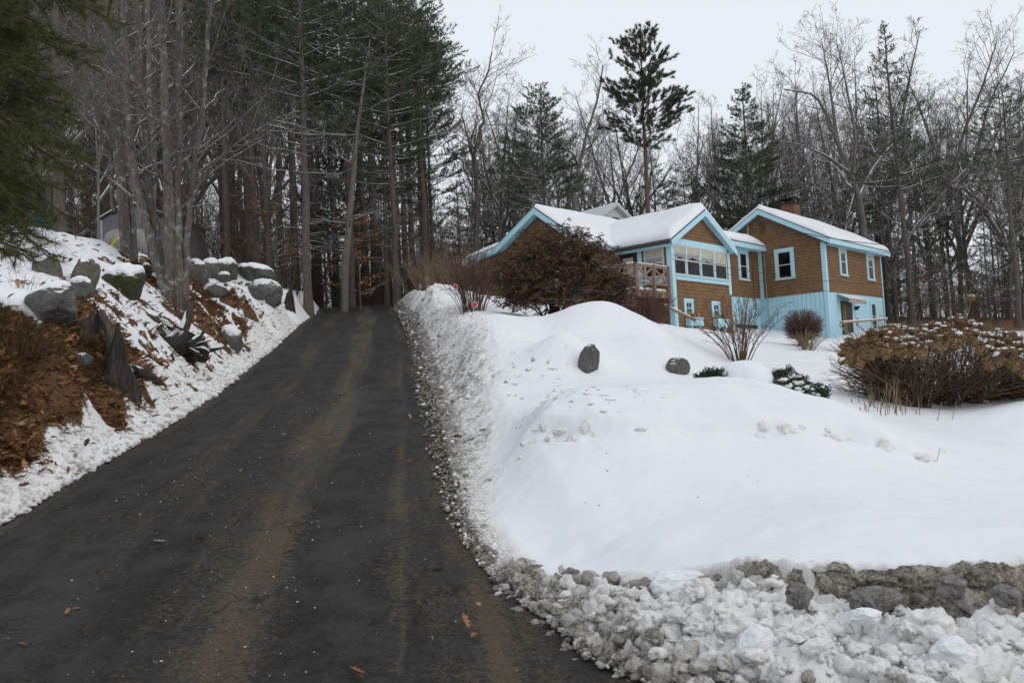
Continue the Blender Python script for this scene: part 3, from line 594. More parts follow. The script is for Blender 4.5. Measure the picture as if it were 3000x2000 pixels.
# wing (ridge along a)
roof_piece((-0.35, -0.38, 2.39), (7.55, -0.38, 2.39), (7.55, 2.98, 4.32), (-0.35, 2.98, 4.32), 0.20, seed=1, edge=(0.34, 1, .12, 0))
roof_piece((-0.35, 6.34, 2.39), (7.55, 6.34, 2.39), (7.55, 2.981, 4.322), (-0.35, 2.981, 4.322), 0.15, seed=2, edge=(1, 1, .12, 0))
# porch (ridge along b)
roof_piece((-10.30, 6.1, 1.70), (-10.30, 1.72, 1.70), (-7.63, 1.72, 3.16), (-7.63, 6.1, 3.16), 0.30, seed=3, edge=(.34, .22, 0, 0))
roof_piece((-5.14, 1.72, 1.72), (-5.14, 4.6, 1.72), (-7.629, 4.6, 3.162), (-7.629, 1.72, 3.162), 0.2, seed=4, edge=(1, 0, .15, 0))
# connector low roof
roof_piece((-5.13, 2.86, 2.50), (-0.005, 2.86, 2.50), (-0.005, 5.6, 3.0), (-5.13, 5.6, 3.0), 0.42, seed=5, edge=(.6, .9, 0, 1.0))
# main house (ridge along a)
roof_piece((-12.22, 4.44, 1.79), (-5.0, 4.44, 1.79), (-5.0, 7.0, 3.68), (-12.22, 7.0, 3.68), 0.13, seed=6, edge=(1, .3, .12, 0))
roof_piece((-12.22, 9.29, 2.39), (-5.0, 9.29, 2.39), (-5.0, 7.001, 3.682), (-12.22, 7.001, 3.682), 0.08, seed=7, edge=(0, 1, .12, 0))
roof_piece((-12.22, 11.4, 2.08), (-5.0, 11.4, 2.08), (-5.0, 9.29, 2.388), (-12.22, 9.29, 2.388), 0.16, seed=8, edge=(1, 1, .15, 0))
# rake boards, corner boards, bands: pale blue trim
def rake(a, pts, wdt=0.24, side=-1):
    m = HM()
    for (b0, z0), (b1, z1) in zip(pts[:-1], pts[1:]):
        prism(m, [(a, b0, z0 - wdt), (a, b1, z1 - wdt), (a, b1, z1 - 0.005), (a, b0, z0 - 0.005)], (side * 0.035, 0, 0))
    return m.part('rake_board', M_BL)
rake(-0.352, [(-0.38, 2.385), (2.98, 4.315), (6.34, 2.385)])
rake(-12.222, [(4.44, 1.785), (7.0, 3.675), (9.29, 2.385), (11.4, 2.075)], 0.26)
m = HM()
for (a0, z0), (a1, z1) in (((-10.30, 1.695), (-7.63, 3.155)), ((-7.63, 3.155), (-5.14, 1.715))):
    prism(m, [(a0, 1.718, z0 - 0.24), (a1, 1.718, z1 - 0.24), (a1, 1.718, z1 - 0.005), (a0, 1.718, z0 - 0.005)], (0, -0.035, 0))
m.part('rake_board', M_BL)
m = HM(); box(m, (-0.34, -0.415, 2.15), (7.54, -0.385, 2.36)); box(m, (0.0, -0.384, 2.16), (7.25, 0, 2.2)); m.part('eave_board', M_BL)
m = HM(); box(m, (-5.1, 2.825, 2.27), (-0.02, 2.855, 2.47)); box(m, (-5.1, 2.856, 2.28), (-0.02, 3.28, 2.31)); m.part('eave_board', M_BL)
m = HM(); box(m, (-10.28, 1.76, 1.47), (-10.255, 4.42, 1.56)); box(m, (-10.25, 1.76, 1.5), (-9.95, 4.42, 1.53)); m.part('eave_board', M_BL)
m = HM(); box(m, (-10.42, 1.75, 1.56), (-10.304, 5.6, 1.66)); m.part('gutter', M_GUT)
def corner(a, b, z0, z1, sa, sb, w=0.16, name='corner_board'):
    m = HM(); t = 0.03
    box(m, (a - t if sa < 0 else a - w, b - t, z0), (a + w if sa < 0 else a, b - 0.001, z1))        # on the b face
    if sa < 0: box(m, (a - t, b - 0.0005, z0), (a - 0.001, b + w, z1))
    m.part(name, M_BL)
corner(0, 0, -3.0, 2.3, -1, -1); corner(7.25, 0, -2.9, 2.2, 1, -1, 0.12)
corner(-9.94, 2.0, -3.0, 1.62, -1, -1, 0.2); corner(-5.32, 2.0, -0.2, 1.62, 1, -1, 0.2)
m = HM(); box(m, (-0.03, 3.1, -0.05), (-0.001, 3.28, 2.3)); m.part('corner_board', M_BL)
m = HM(); box(m, (-11.83, 4.67, -2.6), (-11.64, 4.699, 1.7)); box(m, (-11.83, 4.7, -2.6), (-11.801, 4.87, 1.7)); m.part('corner_board', M_BL)
m = HM(); box(m, (-11.83, 10.8, -2.6), (-11.801, 11.0, 1.85)); m.part('corner_board', M_BL)
m = HM(); box(m, (-9.74, 1.965, 1.62), (-5.52, 1.995, 1.86)); box(m, (-9.74, 1.955, 0.20), (-5.52, 1.995, 0.36)); box(m, (-9.74, 1.90, 0.36), (-5.52, 1.995, 0.40)); m.part('trim_band', M_BL)
m = HM(); box(m, (-9.975, 2.2, 1.50), (-9.945, 4.65, 1.68)); box(m, (-9.975, 2.2, 0.12), (-9.945, 3.38, 0.34)); box(m, (-9.985, 3.36, -0.28), (-9.945, 3.56, 1.5)); m.part('trim_band', M_BL)
# windows
def hwin(face, off, u0, u1, z0, z1, trim=0.13, shade=0.0, lace=0.0, sash=0.05, grille=False, nosill=False, mtrim=None):
    """face 'A': wall b=off seen from -b, u along a.  face 'B': wall a=off seen from -a, u along b"""
    def bx(m, ua, ub, za, zb, da, db):
        if face == 'A': box(m, (ua, off - db, za), (ub, off - da, zb))
        else: box(m, (off - db, ua, za), (off - da, ub, zb))
    m = HM(); tr = trim
    if tr:
        bx(m, u0, u1, z1 - tr, z1, .001, .045); bx(m, u0 - 0.03, u1 + 0.03, z0, z0 + 0.06, .001, .075)
        bx(m, u0, u0 + tr, z0 + 0.06, z1 - tr, .001, .04); bx(m, u1 - tr, u1, z0 + 0.06, z1 - tr, .001, .04)
    else: bx(m, u0, u1, z0, z1, .001, .004)
    fr = m.part('window', mtrim or M_BL); a0, a1, c0, c1 = u0 + tr, u1 - tr, z0 + (0.06 if tr else 0), z1 - tr
    s = sash; mid = (c0 + c1) / 2
    m = HM(); bx(m, a0, a1, c1 - s, c1, .005, .032); bx(m, a0, a1, c0, c0 + s, .005, .032); bx(m, a0, a0 + s, c0 + s, c1 - s, .005, .032); bx(m, a1 - s, a1, c0 + s, c1 - s, .005, .032)
    bx(m, a0 + s, a1 - s, mid - s * .4, mid + s * .4, .005, .031)
    if grille:
        bx(m, (a0 + a1) / 2 - .012, (a0 + a1) / 2 + .012, c0 + s, mid - s * .4, .005, .03); bx(m, (a0 + a1) / 2 - .012, (a0 + a1) / 2 + .012, mid + s * .4, c1 - s, .005, .03)
    m.part('sash', M_CREAM if not grille else M_BL, fr)
    m = HM(); bx(m, a0 + s, a1 - s, c0 + s, mid - s * .4, .005, .009); bx(m, a0 + s, a1 - s, mid + s * .4, c1 - s, .005, .016); m.part('pane', M_GL, fr)
    if shade:
        zt = c1 - s; zs = zt - (zt - mid) * shade; m = HM(); bx(m, a0 + s + .004, a1 - s - .004, zs, zt - .002, .0165, .019); m.part('shade', M_SHADE, fr)
        if lace:
            m = HM(); n = 7; du = (a1 - a0 - 2 * s - .01) / n
            for k in range(n):
                dz = lace * (0.45 + 0.55 * abs(k - (n - 1) / 2) / (n / 2)); bx(m, a0 + s + .005 + du * k, a0 + s + .005 + du * (k + 1) - .004, zs - dz, zs - .001, .0165, .0185)
            m.part('valance', M_LACE, fr)
    return fr
for k, (u0, u1) in enumerate(((-9.80, -8.93), (-8.86, -7.83), (-7.76, -6.70), (-6.63, -5.62))):
    hwin('A', 2.0, u0, u1, 0.40, 1.62, 0.0, (0.55, 0.5, 0.62, 0.9)[k], 0.26 if k < 3 else 0.0, 0.06)
for u in (-8.895, -7.795, -6.665): m = HM(); box(m, (u - .035, 1.94, .40), (u + .035, 1.999, 1.62)); m.part('mullion', M_BL)
hwin('B', -9.94, 2.32, 3.26, 0.36, 1.50, 0.0, 0.62, 0.30, 0.07)
hwin('A', 3.29, -2.10, -1.08, 0.80, 2.28, 0.17)
hwin('B', 0.0, 1.46, 2.44, 0.78, 2.28, 0.15)
hwin('A', 0.0, 1.64, 2.55, 0.82, 2.31, 0.15, 0.35); hwin('A', 0.0, 5.15, 6.14, 0.80, 2.29, 0.15, 0.4)
hwin('A', 0.02, 5.28, 6.1, -1.75, -0.24, 0.12)
hwin('A', 2.0, -9.24, -8.55, -1.22, -0.52, 0.12, grille=True); hwin('A', 2.0, -7.1, -6.4, -1.22, -0.54, 0.12, grille=True)
hwin('B', -11.8, 6.2, 7.3, 0.0, 1.35, 0.14); hwin('B', -11.8, 8.6, 9.5, 0.3, 1.45, 0.14)
# flower boxes under the two small windows
M_FLW = [simple('flower_red', (0.30, 0.06, 0.06), 0.8), simple('flower_yellow', (0.42, 0.30, 0.05), 0.8), simple('flower_leaf', (0.07, 0.1, 0.03), 0.8)]
for u in (-8.72, -6.6):
    m = HM(); box(m, (u - .5, 1.74, -1.62), (u + .5, 1.97, -1.28))
    for q in (-.28, .28): prism(m, [(u + q - .05, 1.76, -1.621), (u + q - .05, 1.97, -1.621), (u + q - .05, 1.97, -1.98)], (.1, 0, 0))
    fb = m.part('window_box', M_BL); m = HM(); r = np.random.default_rng(int(abs(u) * 10))
    v, f = icosphere(1)
    for k in range(34):
        m.add(v * (0.03 + 0.035 * r.random()) + np.array([u - .46 + .92 * r.random(), 1.80 + .12 * r.random(), -1.26 + .13 * r.random()]), f, int(r.integers(3)))
    m.part('dried_flowers', M_FLW, fb)
# dark opening and vents low on the connector wall
for q_ in ((-4.6, -3.4), (-2.6, -.6)): m = HM(); box(m, (q_[0], 3.26, -1.78), (q_[1], 3.30, -1.3)); m.part('basement_vent', M_DARKDOOR)
# gable louvre
m = HM(); box(m, (-.03, 2.84, 3.18), (-.001, 3.13, 3.72))
vn = m.part('gable_vent', M_DARKDOOR); m = HM()
for k in range(7): box(m, (-.045, 2.83, 3.2 + k * .075), (-.031, 3.14, 3.235 + k * .075))
m.part('vent_slats', M_SH, vn)
# chimney
m = HM(); box(m, (4.55, 3.3, 3.6), (5.25, 4.05, 5.32)); ch = m.part('chimney', M_BR)
m = HM(); box(m, (4.5, 3.25, 5.32), (5.3, 4.1, 5.40)); box(m, (4.5, 3.25, 5.62), (5.3, 4.1, 5.68)); [box(m, (p, q, 5.40), (p + .1, q + .1, 5.62)) for p in (4.52, 5.18) for q in (3.27, 3.98)]; m.part('chimney_cap', M_BLACK, ch)
# porch side door and deck
m = HM(); box(m, (-9.97, 3.60, -0.27), (-9.942, 4.45, 1.48)); dr_ = m.part('door', M_DARKDOOR)
m = HM(); box(m, (-9.976, 3.78, 0.5), (-9.971, 4.28, 1.32)); m.part('pane', M_SHADE, dr_)
m = HM(); box(m, (-12.24, 2.24, -0.40), (-9.98, 4.65, -0.28)); box(m, (-12.26, 2.2, -0.54), (-9.98, 2.238, -0.27)); box(m, (-12.28, 2.2, -0.54), (-12.262, 4.6, -0.27))
for a in (-12.2, -11.1): box(m, (a - .06, 2.25, -3.2), (a + .06, 2.37, -0.40))
dk = m.part('deck', M_TAN); m = HM()
for a in (-12.17, -11.03, -9.93 - .08): box(m, (a - .055, 2.09, -0.56), (a + .055, 2.198, 0.72))
box(m, (-12.33, 4.5, -.5), (-12.22, 4.6, .72))
bar(m, (-12.2, 2.15, .64), (-10.0, 2.15, .64), .06, .11); bar(m, (-12.2, 2.15, -.02), (-10.0, 2.15, -.02), .05, .09); bar(m, (-12.275, 2.2, .64), (-12.275, 4.5, .64), .06, .11); bar(m, (-12.275, 2.2, -.02), (-12.275, 4.5, -.02), .05, .09)
for a0, a1 in ((-12.11, -11.09), (-10.97, -10.07)):
    bar(m, (a0, 2.14, .02), (a1, 2.14, .60), .04, .08); bar(m, (a0, 2.165, .60), (a1, 2.165, .02), .04, .08)
for b0, b1 in ((2.25, 3.35), (3.4, 4.5)):
    bar(m, (-12.26, b0, .02), (-12.26, b1, .60), .04, .08); bar(m, (-12.29, b0, .60), (-12.29, b1, .02), .04, .08)
m.part('railing', M_TAN, dk)
m = HM(); box(m, (-12.2, 2.25, -.279), (-10.02, 4.6, -.18)); box(m, (-12.3, 2.2, .70), (-12.25, 4.5, .74)); box(m, (-12.15, 2.11, .697), (-10.1, 2.19, .725)); m.part('deck_snow', M_SN, dk)
m = HM()
for k in range(9): box(m, (-11.6 + k * .26, 1.15, -1.9 - k * .17), (-11.3 + k * .26, 2.1, -1.86 - k * .17))
bar(m, (-12.0, 1.1, -1.03), (-9.95, 1.1, -1.50), .06, .1); bar(m, (-11.7, 1.1, -2.2), (-11.7, 1.1, -1.08), .09, .09); bar(m, (-10.2, 1.1, -2.9), (-10.2, 1.1, -1.45), .09, .09)
st = m.part('stairs', M_TAN); m = HM(); bar(m, (-12.0, 1.1, -.965), (-9.95, 1.1, -1.435), .06, .03); m.part('stair_snow', M_SN, st)
# basement door, awning, lamp, plaque, landing rail
m = HM(); box(m, (1.5, -.03, -2.6), (2.75, .018, -.42)); dd = m.part('door', M_DARKDOOR)
m = HM(); box(m, (1.55, -.036, -2.5), (2.05, -.031, -.5)); m.part('curtain', simple('olive_curtain', (0.13, 0.11, 0.05), 0.9, 0.3, 12), dd)
m = HM(); prism(m, [(1.1, .0, -.10), (1.1, -.55, -.36), (1.1, -.58, -.55), (1.1, -.53, -.55), (1.1, -.5, -.37), (1.1, 0, -.16)], (2.1, 0, 0)); aw = m.part('awning', M_AWN)
m = HM(); bar(m, (1.15, -.5, -.4), (1.15, -.5, -2.6), .05, .05); m.part('post', M_WHITE, aw)
m = HM(); prism(m, [(1.1, -.02, -.095), (1.1, -.55, -.345), (1.1, -.55, -.32), (1.1, -.02, -.06)], (2.1, 0, 0)); m.part('awning_snow', M_SN, aw)
m = HM(); box(m, (3.2, -.13, -.78), (3.32, .018, -.66)); box(m, (3.17, -.2, -.68), (3.35, -.02, -.6)); m.part('wall_lamp', M_BLACK)
m = HM(); box(m, (3.25, -.02, -1.62), (3.5, .018, -1.02)); sg = m.part('plaque', M_WHITE)
m = HM(); box(m, (3.29, -.026, -1.5), (3.46, -.021, -1.14)); m.part('picture', simple('blue_grey_print', (0.12, 0.2, 0.3), 0.6, 0.5, 14), sg)
RB = -0.9; (ra0, rz0), (ra1, rz1) = hA(1930, 741, RB), hA(2038, 733, RB); rzf = lambda a: rz0 + (rz1 - rz0) * (a - ra0) / (ra1 - ra0)
m = HM(); bar(m, (ra0, RB, rz0), (ra1, RB, rz1), .05, .09)
for k in range(4):
    a_, b_ = ra0 + (ra1 - ra0) * k / 3, ra0 + (ra1 - ra0) * min(k + 1, 3) / 3
    bar(m, (a_, RB + .03, rzf(a_) - 1.5), (a_, RB + .03, rzf(a_) + .03), .06, .06)
    if k < 3: bar(m, (a_ + .05, RB + .07, rzf(a_) - .1), (b_ - .05, RB + .07, rzf(b_) - .85), .03, .06)
ld = m.part('landing_rail', M_TAN); m = HM(); bar(m, (ra0 + .3, RB, rz0 + .07), (ra1, RB, rz1 + .065), .06, .04); m.part('rail_snow', M_SN, ld)
# service mast
m = HM(); tube(m, [(-.12, 3.66, 3.05), (-.12, 3.66, 4.02), (-.15, 3.6, 4.1), (-.2, 3.5, 4.08)], .035, 8); tube(m, [(-.05, 2.95, -1.0), (-.05, 2.95, 2.35)], .02, 6); m.part('service_mast', M_GREYMETAL)
m = HM(); tube(m, [(-2.9 + 2.2, 3.24, -.6), (-2.9 + 2.2, 3.24, 2.25)], .022, 6); m.part('conduit', M_SH)
# overhead cables run off to a pole beyond the right edge of the picture
pole_top = at(2560, 530, 24.0)
def sag(p, q, s, n=24):
    t = np.linspace(0, 1, n)[:, None]; r = np.asarray(p) * (1 - t) + np.asarray(q) * t; r[:, 2] -= s * 4 * (t * (1 - t))[:, 0]; return r
M_CAB = simple('cable_black', (0.03, 0.03, 0.03), 0.5)
for k, (p, q, s, lab, rd) in enumerate(((hw(-.2, 3.5, 4.05), pole_top, .9, 'thick black power cable sagging from the mast on the gable', .016), (hw(-.2, 3.5, 3.95), pole_top - [0, 0, .35], 1.0, 'thinner black power cable just under the thick one', .011),
        (hw(-9.98, 1.95, 1.15), pole_top - [0, 0, 1.3], .7, 'thin phone wire from the porch corner crossing its front windows', .008), (hw(-9.98, 1.95, 1.0), pole_top - [0, 0, 1.75], .8, 'lower of the two thin wires crossing the porch windows', .008))):
    m = MB(); tube(m, sag(p, q, s), rd, 5); tag(m.build('overhead_cable', M_CAB, origin=p), lab, 'cable', 'overhead cables to the house')

# white house behind
wp = at(1410, 472, 50.0); WB = np.array([wp[0], wp[1], wp[2] - 5.95])
wh = thing('white_house', 'small white clapboard house whose snowy gable peeks over the brown house roof', 'house', WB, math.radians(40))
def mat_clap():
    t = NT('white_clapboard'); tc = t.n('ShaderNodeTexCoord'); sp = t.n('ShaderNodeSeparateXYZ'); t.set(sp.inputs[0], tc.outputs['Object'])
    s = t.math('FRACT', t.math('DIVIDE', sp.outputs['Z'], 0.16)); c = t.mix(t.ramp(s, [(0, 1.0), (0.12, 0.0)]), (0.78, 0.79, 0.79), (0.42, 0.44, 0.46))
    return t.done(c, 0.6, t.bump(t.math('SUBTRACT', 1, s), .5, .02), 0.3)
m = MB(); prism(m, [(-1.75, 0, 0), (1.75, 0, 0), (1.75, 0, 4.75), (0, 0, 5.85), (-1.75, 0, 4.75)], (0, 8, 0)); m.build('wall', mat_clap(), wh, local=True)
for sx in (-1, 1):
    m = MB(); P = [np.array(k) for k in ((sx * 2.05, -.3, 4.57), (sx * 2.05, 8.3, 4.57), (0.001 * sx, 8.3, 5.86), (0.001 * sx, -.3, 5.86))]
    if sx < 0: P = [P[1], P[0], P[3], P[2]]
    m.add(P + [k + [0, 0, .1] for k in P], BOXF); r_ = m.build('roof', M_WHITE, wh, local=True)
    m = MB(); Q = [k + np.array([0, 0, .103]) for k in P]; m.add(Q + [k + [0, 0, .16] for k in Q], BOXF); m.build('roof_snow', M_SN, r_, local=True)
m = MB(); box(m, (-.3, -.03, 4.75), (.45, -.001, 5.3)); f_ = m.build('window', M_WHITE, wh, local=True); m = MB(); box(m, (-.22, -.036, 4.8), (.37, -.031, 5.2)); m.build('pane', M_GL, f_, local=True)
# ------------------------------------------------------------------ bark, twig and needle materials
def mat_bark(name, c0, c1, lichen=0.0, snow=(0.35, 0.62), vscale=(9, 9, 1.6), snowamt=1.0):
    t = NT(name); v = t.coords('Object', vscale); n = t.noise(v, 1.6, 6, 0.7); vo = t.coords('Object'); n2 = t.noise(vo, 5, 5, 0.65)
    c = t.ramp(n, [(0.3, c0), (0.7, c1)])
    if lichen: c = t.mix(t.ramp(n2, [(0.55, 0.0), (0.66, lichen)]), c, (0.33, 0.34, 0.31))
    if snow:
        mk = up_mask(t, snow[0], snow[1], t.noise(vo, 2.3, 4), 0.7)
        c = t.mix(t.math('MULTIPLY', mk, snowamt), c, (0.8, 0.82, 0.85))
    return t.done(c, 0.9, t.bump(n, 0.6, 0.03), 0.15)
BK_BARE = mat_bark('young_pine_bark', (0.05, 0.038, 0.03), (0.14, 0.11, 0.085), 0.0, None)
def mat_needle(name, a, b, snowamt=0.0):
    t = NT(name); v = t.coords('Object'); n = t.noise(v, 0.8, 4, 0.6); n2 = t.noise(v, 6.0, 3)
    c = t.ramp(t.math('ADD', t.math('MULTIPLY', n, 0.7), t.math('MULTIPLY', n2, 0.3)), [(0.32, a), (0.68, b)])
    if snowamt: c = t.mix(t.math('MULTIPLY', t.ramp(t.noise(v, 3.2, 4, 0.6), [(0.60, 0.0), (0.68, 1.0)]), snowamt), c, (0.72, 0.75, 0.78))
    return t.done(c, 0.7, None, 0.2)
BK_PINE = mat_bark('pine_bark', (0.055, 0.046, 0.041), (0.155, 0.13, 0.115), 0.0, (0.5, 0.75))
BK_RED = mat_bark('red_pine_bark', (0.09, 0.05, 0.04), (0.21, 0.125, 0.10), 0.0, (0.5, 0.8))
BK_GREY = mat_bark('grey_bark', (0.09, 0.08, 0.073), (0.225, 0.2, 0.185), 0.25, (0.30, 0.55))
BK_DARK = mat_bark('dark_bark', (0.068, 0.057, 0.05), (0.17, 0.147, 0.13), 0.1, (0.32, 0.6))
BK_MAPLE = mat_bark('mottled_grey_bark', (0.06, 0.05, 0.043), (0.175, 0.15, 0.132), 0.75, (0.5, 0.8), (12, 12, 3.0))
TW = mat_bark('twigs', (0.085, 0.07, 0.062), (0.17, 0.142, 0.126), 0.0, (0.45, 0.8), (3, 3, 3), 0.75)
TW_RED = mat_bark('reddish_twigs', (0.075, 0.062, 0.055), (0.145, 0.122, 0.11), 0.0, None, (3, 3, 3))
ND_DARK = mat_needle('pine_needles', (0.026, 0.039, 0.021), (0.08, 0.104, 0.052), 0.25)
ND_MID = mat_needle('soft_pine_needles', (0.033, 0.048, 0.024), (0.094, 0.122, 0.058), 0.3)
ND_NEAR = mat_needle('near_pine_needles', (0.05, 0.06, 0.018), (0.12, 0.13, 0.045), 0.0)

# ------------------------------------------------------------------ branch growth
class Twigs:
    """collects polylines, builds them in batches"""
    def __init__(self): self.L = {}
    def add(self, P, R, sides=3): self.L.setdefault((len(P), sides), []).append((P, R))
    def flush(self, mb, mat=0):
        for (m, n), lst in self.L.items():
            P = np.array([q[0] for q in lst]); R = np.array([q[1] for q in lst]); k = len(P)
            T = np.gradient(P, axis=1); T /= np.linalg.norm(T, axis=2, keepdims=True) + 1e-12
            ref = np.where(np.abs(T[:, :1, 2:]) > 0.75, np.array([1.0, 0.13, 0.07]), np.array([0.05, 0.1, 1.0]))
            A = np.cross(T, ref); A /= np.linalg.norm(A, axis=2, keepdims=True) + 1e-12; B = np.cross(T, A)
            ang = np.arange(n) * 2 * PI / n
            V = P[:, :, None] + R[:, :, None, None] * (np.cos(ang)[:, None] * A[:, :, None] + np.sin(ang)[:, None] * B[:, :, None])
            i = np.arange(m - 1)[:, None] * n; j = np.arange(n)[None]; j2 = (j + 1) % n
            f = np.stack([i + j, i + j2, i + n + j2, i + n + j], -1).reshape(-1, 4)
            F = (f[None] + (np.arange(k) * m * n)[:, None, None]).reshape(-1, 4)
            mb.add(V.reshape(-1, 3), F, mat)
        self.L = {}
def unit(v): return v / (np.linalg.norm(v) + 1e-12)
def curve(r, start, d, L, n, wob, up=0.0):
    P = [np.asarray(start, float)]; d = unit(np.asarray(d, float)); s = L / (n - 1)
    for k in range(n - 1):
        d = unit(d + r.normal(0, wob, 3) + np.array([0, 0, up])); P.append(P[-1] + d * s)
    return np.array(P)
def pt_on(P, t):
    x = t * (len(P) - 1); i = min(int(x), len(P) - 2); f = x - i
    return P[i] * (1 - f) + P[i + 1] * f, unit(P[i + 1] - P[i])
def side_dir(r, d, ang, az=None):
    a = np.cross(d, [0.3, 0.2, 1.0] if abs(d[2]) < 0.9 else [1, 0, 0]); a = unit(a); b = np.cross(d, a); az = r.random() * 2 * PI if az is None else az
    return unit(d * math.cos(ang) + (a * math.cos(az) + b * math.sin(az)) * math.sin(ang))
def spread(r, tw, P, rad, L, kids, wob=0.14, up=0.06, rmin=0.006, t0=0.2, big=None, ang=(0.5, 1.0)):
    """recursive side branches on polyline P"""
    if not kids: return
    n = kids[0]
    for k in range(n):
        t = t0 + (1 - t0) * (k + r.random()) / n; p, d = pt_on(P, min(t, 0.999))
        l2 = L * (0.34 + 0.3 * r.random()) * (1 - 0.45 * t); r2 = max(rmin, rad * (1 - 0.75 * t) * 0.6)
        Q = curve(r, p, side_dir(r, d, ang[0] + (ang[1] - ang[0]) * r.random()), l2, (6 if len(kids) >= 3 else 4 if len(kids) == 2 else 3), wob, up)
        (big if (big is not None and r2 > 0.02) else tw).add(Q, np.linspace(r2, max(rmin * 0.6, r2 * 0.25), len(Q)), 4 if r2 > 0.02 else 3)
        spread(r, tw, Q, r2, l2, kids[1:], wob, up, rmin, 0.25, big, ang)
def bare_tree(name, label, seed, h=20.0, r0=0.2, crown=0.4, reach=0.32, nprim=16, kids=(7, 5, 3), lean=(0, 0), mat=None, tmat=None, group=None, elev=(0.5, 1.1), fork=0, wob=0.07, crook=3.0):
    r = np.random.default_rng(seed); big, tw = Twigs(), Twigs(); mbt, mbc = MB(), MB()
    n = 16; z = np.linspace(0, 1, n); wx, wy = np.cumsum(np.cumsum(r.normal(0, 0.006 * h / 10 * crook, n))), np.cumsum(np.cumsum(r.normal(0, 0.006 * h / 10 * crook, n)))
    P = np.stack([wx - wx[0] + lean[0] * z * h, wy - wy[0] + lean[1] * z * h, z * h - 0.3], 1)
    R = r0 * (1 - z) ** 0.85 * 0.93 + 0.015; R[0] *= 1.45; R[1] *= 1.08
    tube(mbt, P, R, 9)
    stems = [(P, R, h)]
    for k in range(fork):
        t = crown * (0.75 + 0.5 * r.random()); p, d = pt_on(P, t); l = h * (1 - t) * (0.75 + 0.2 * r.random()); Q = curve(r, p, side_dir(r, d, 0.45 + 0.3 * r.random()), l, 9, wob, 0.10)
        R2 = np.interp(t, z, R) * 0.75 * (1 - np.linspace(0, 1, 9)) ** 0.8 + 0.012; tube(mbt, Q, R2, 7); stems.append((Q, R2, l))
    for (S, RS, HS) in stems:
        np_ = nprim if HS == h else nprim // 2; tb = crown if HS == h else 0.25
        for k in range(np_):
            t = tb + (0.985 - tb) * ((k + r.random()) / np_); p, d = pt_on(S, t)
            az = k * 2.4 + r.normal(0, 0.5); el = elev[0] + (elev[1] - elev[0]) * t + r.normal(0, 0.15)
            dd = np.array([math.cos(az) * math.cos(el), math.sin(az) * math.cos(el), math.sin(el)])
            l = h * reach * (1.15 - 0.85 * t) * (0.7 + 0.6 * r.random()); rr = max(0.014, np.interp(t, np.linspace(0, 1, len(RS)), RS) * 0.5)
            Q = curve(r, p, dd, l, 9, 0.13, 0.045); big.add(Q, np.linspace(rr, 0.012, 9), 5)
            spread(r, tw, Q, rr, l, kids, 0.16, 0.06, 0.0075, 0.15, big)
    big.flush(mbt); tw.flush(mbc)
    root = thing(name, label, 'tree', (0, 0, 0), 0, group)
    mbt.build('trunk', tmat or BK_GREY, root, True, local=True); mbc.build('branches', mat or TW, root, local=True)
    return root
def blades(mb, P, D, L, W, r, spread_=0.9, n=10, mat=0):
    """needle tufts: n slender blades at every point P fanning about D"""
    k = len(P); d = D[:, None] + r.normal(0, spread_, (k, n, 3)); d /= np.linalg.norm(d, axis=2, keepdims=True)
    s = np.cross(d, r.normal(0, 1, (k, n, 3))); s /= np.linalg.norm(s, axis=2, keepdims=True) + 1e-9
    l = L * (0.6 + 0.7 * r.random((k, n, 1))); p = P[:, None] + d * 0
    a = p + s * W / 2; b = p - s * W / 2; c = p + d * l
    V = np.stack([a, b, c], 2).reshape(-1, 3); mb.add(V, np.arange(len(V)).reshape(-1, 3), mat)
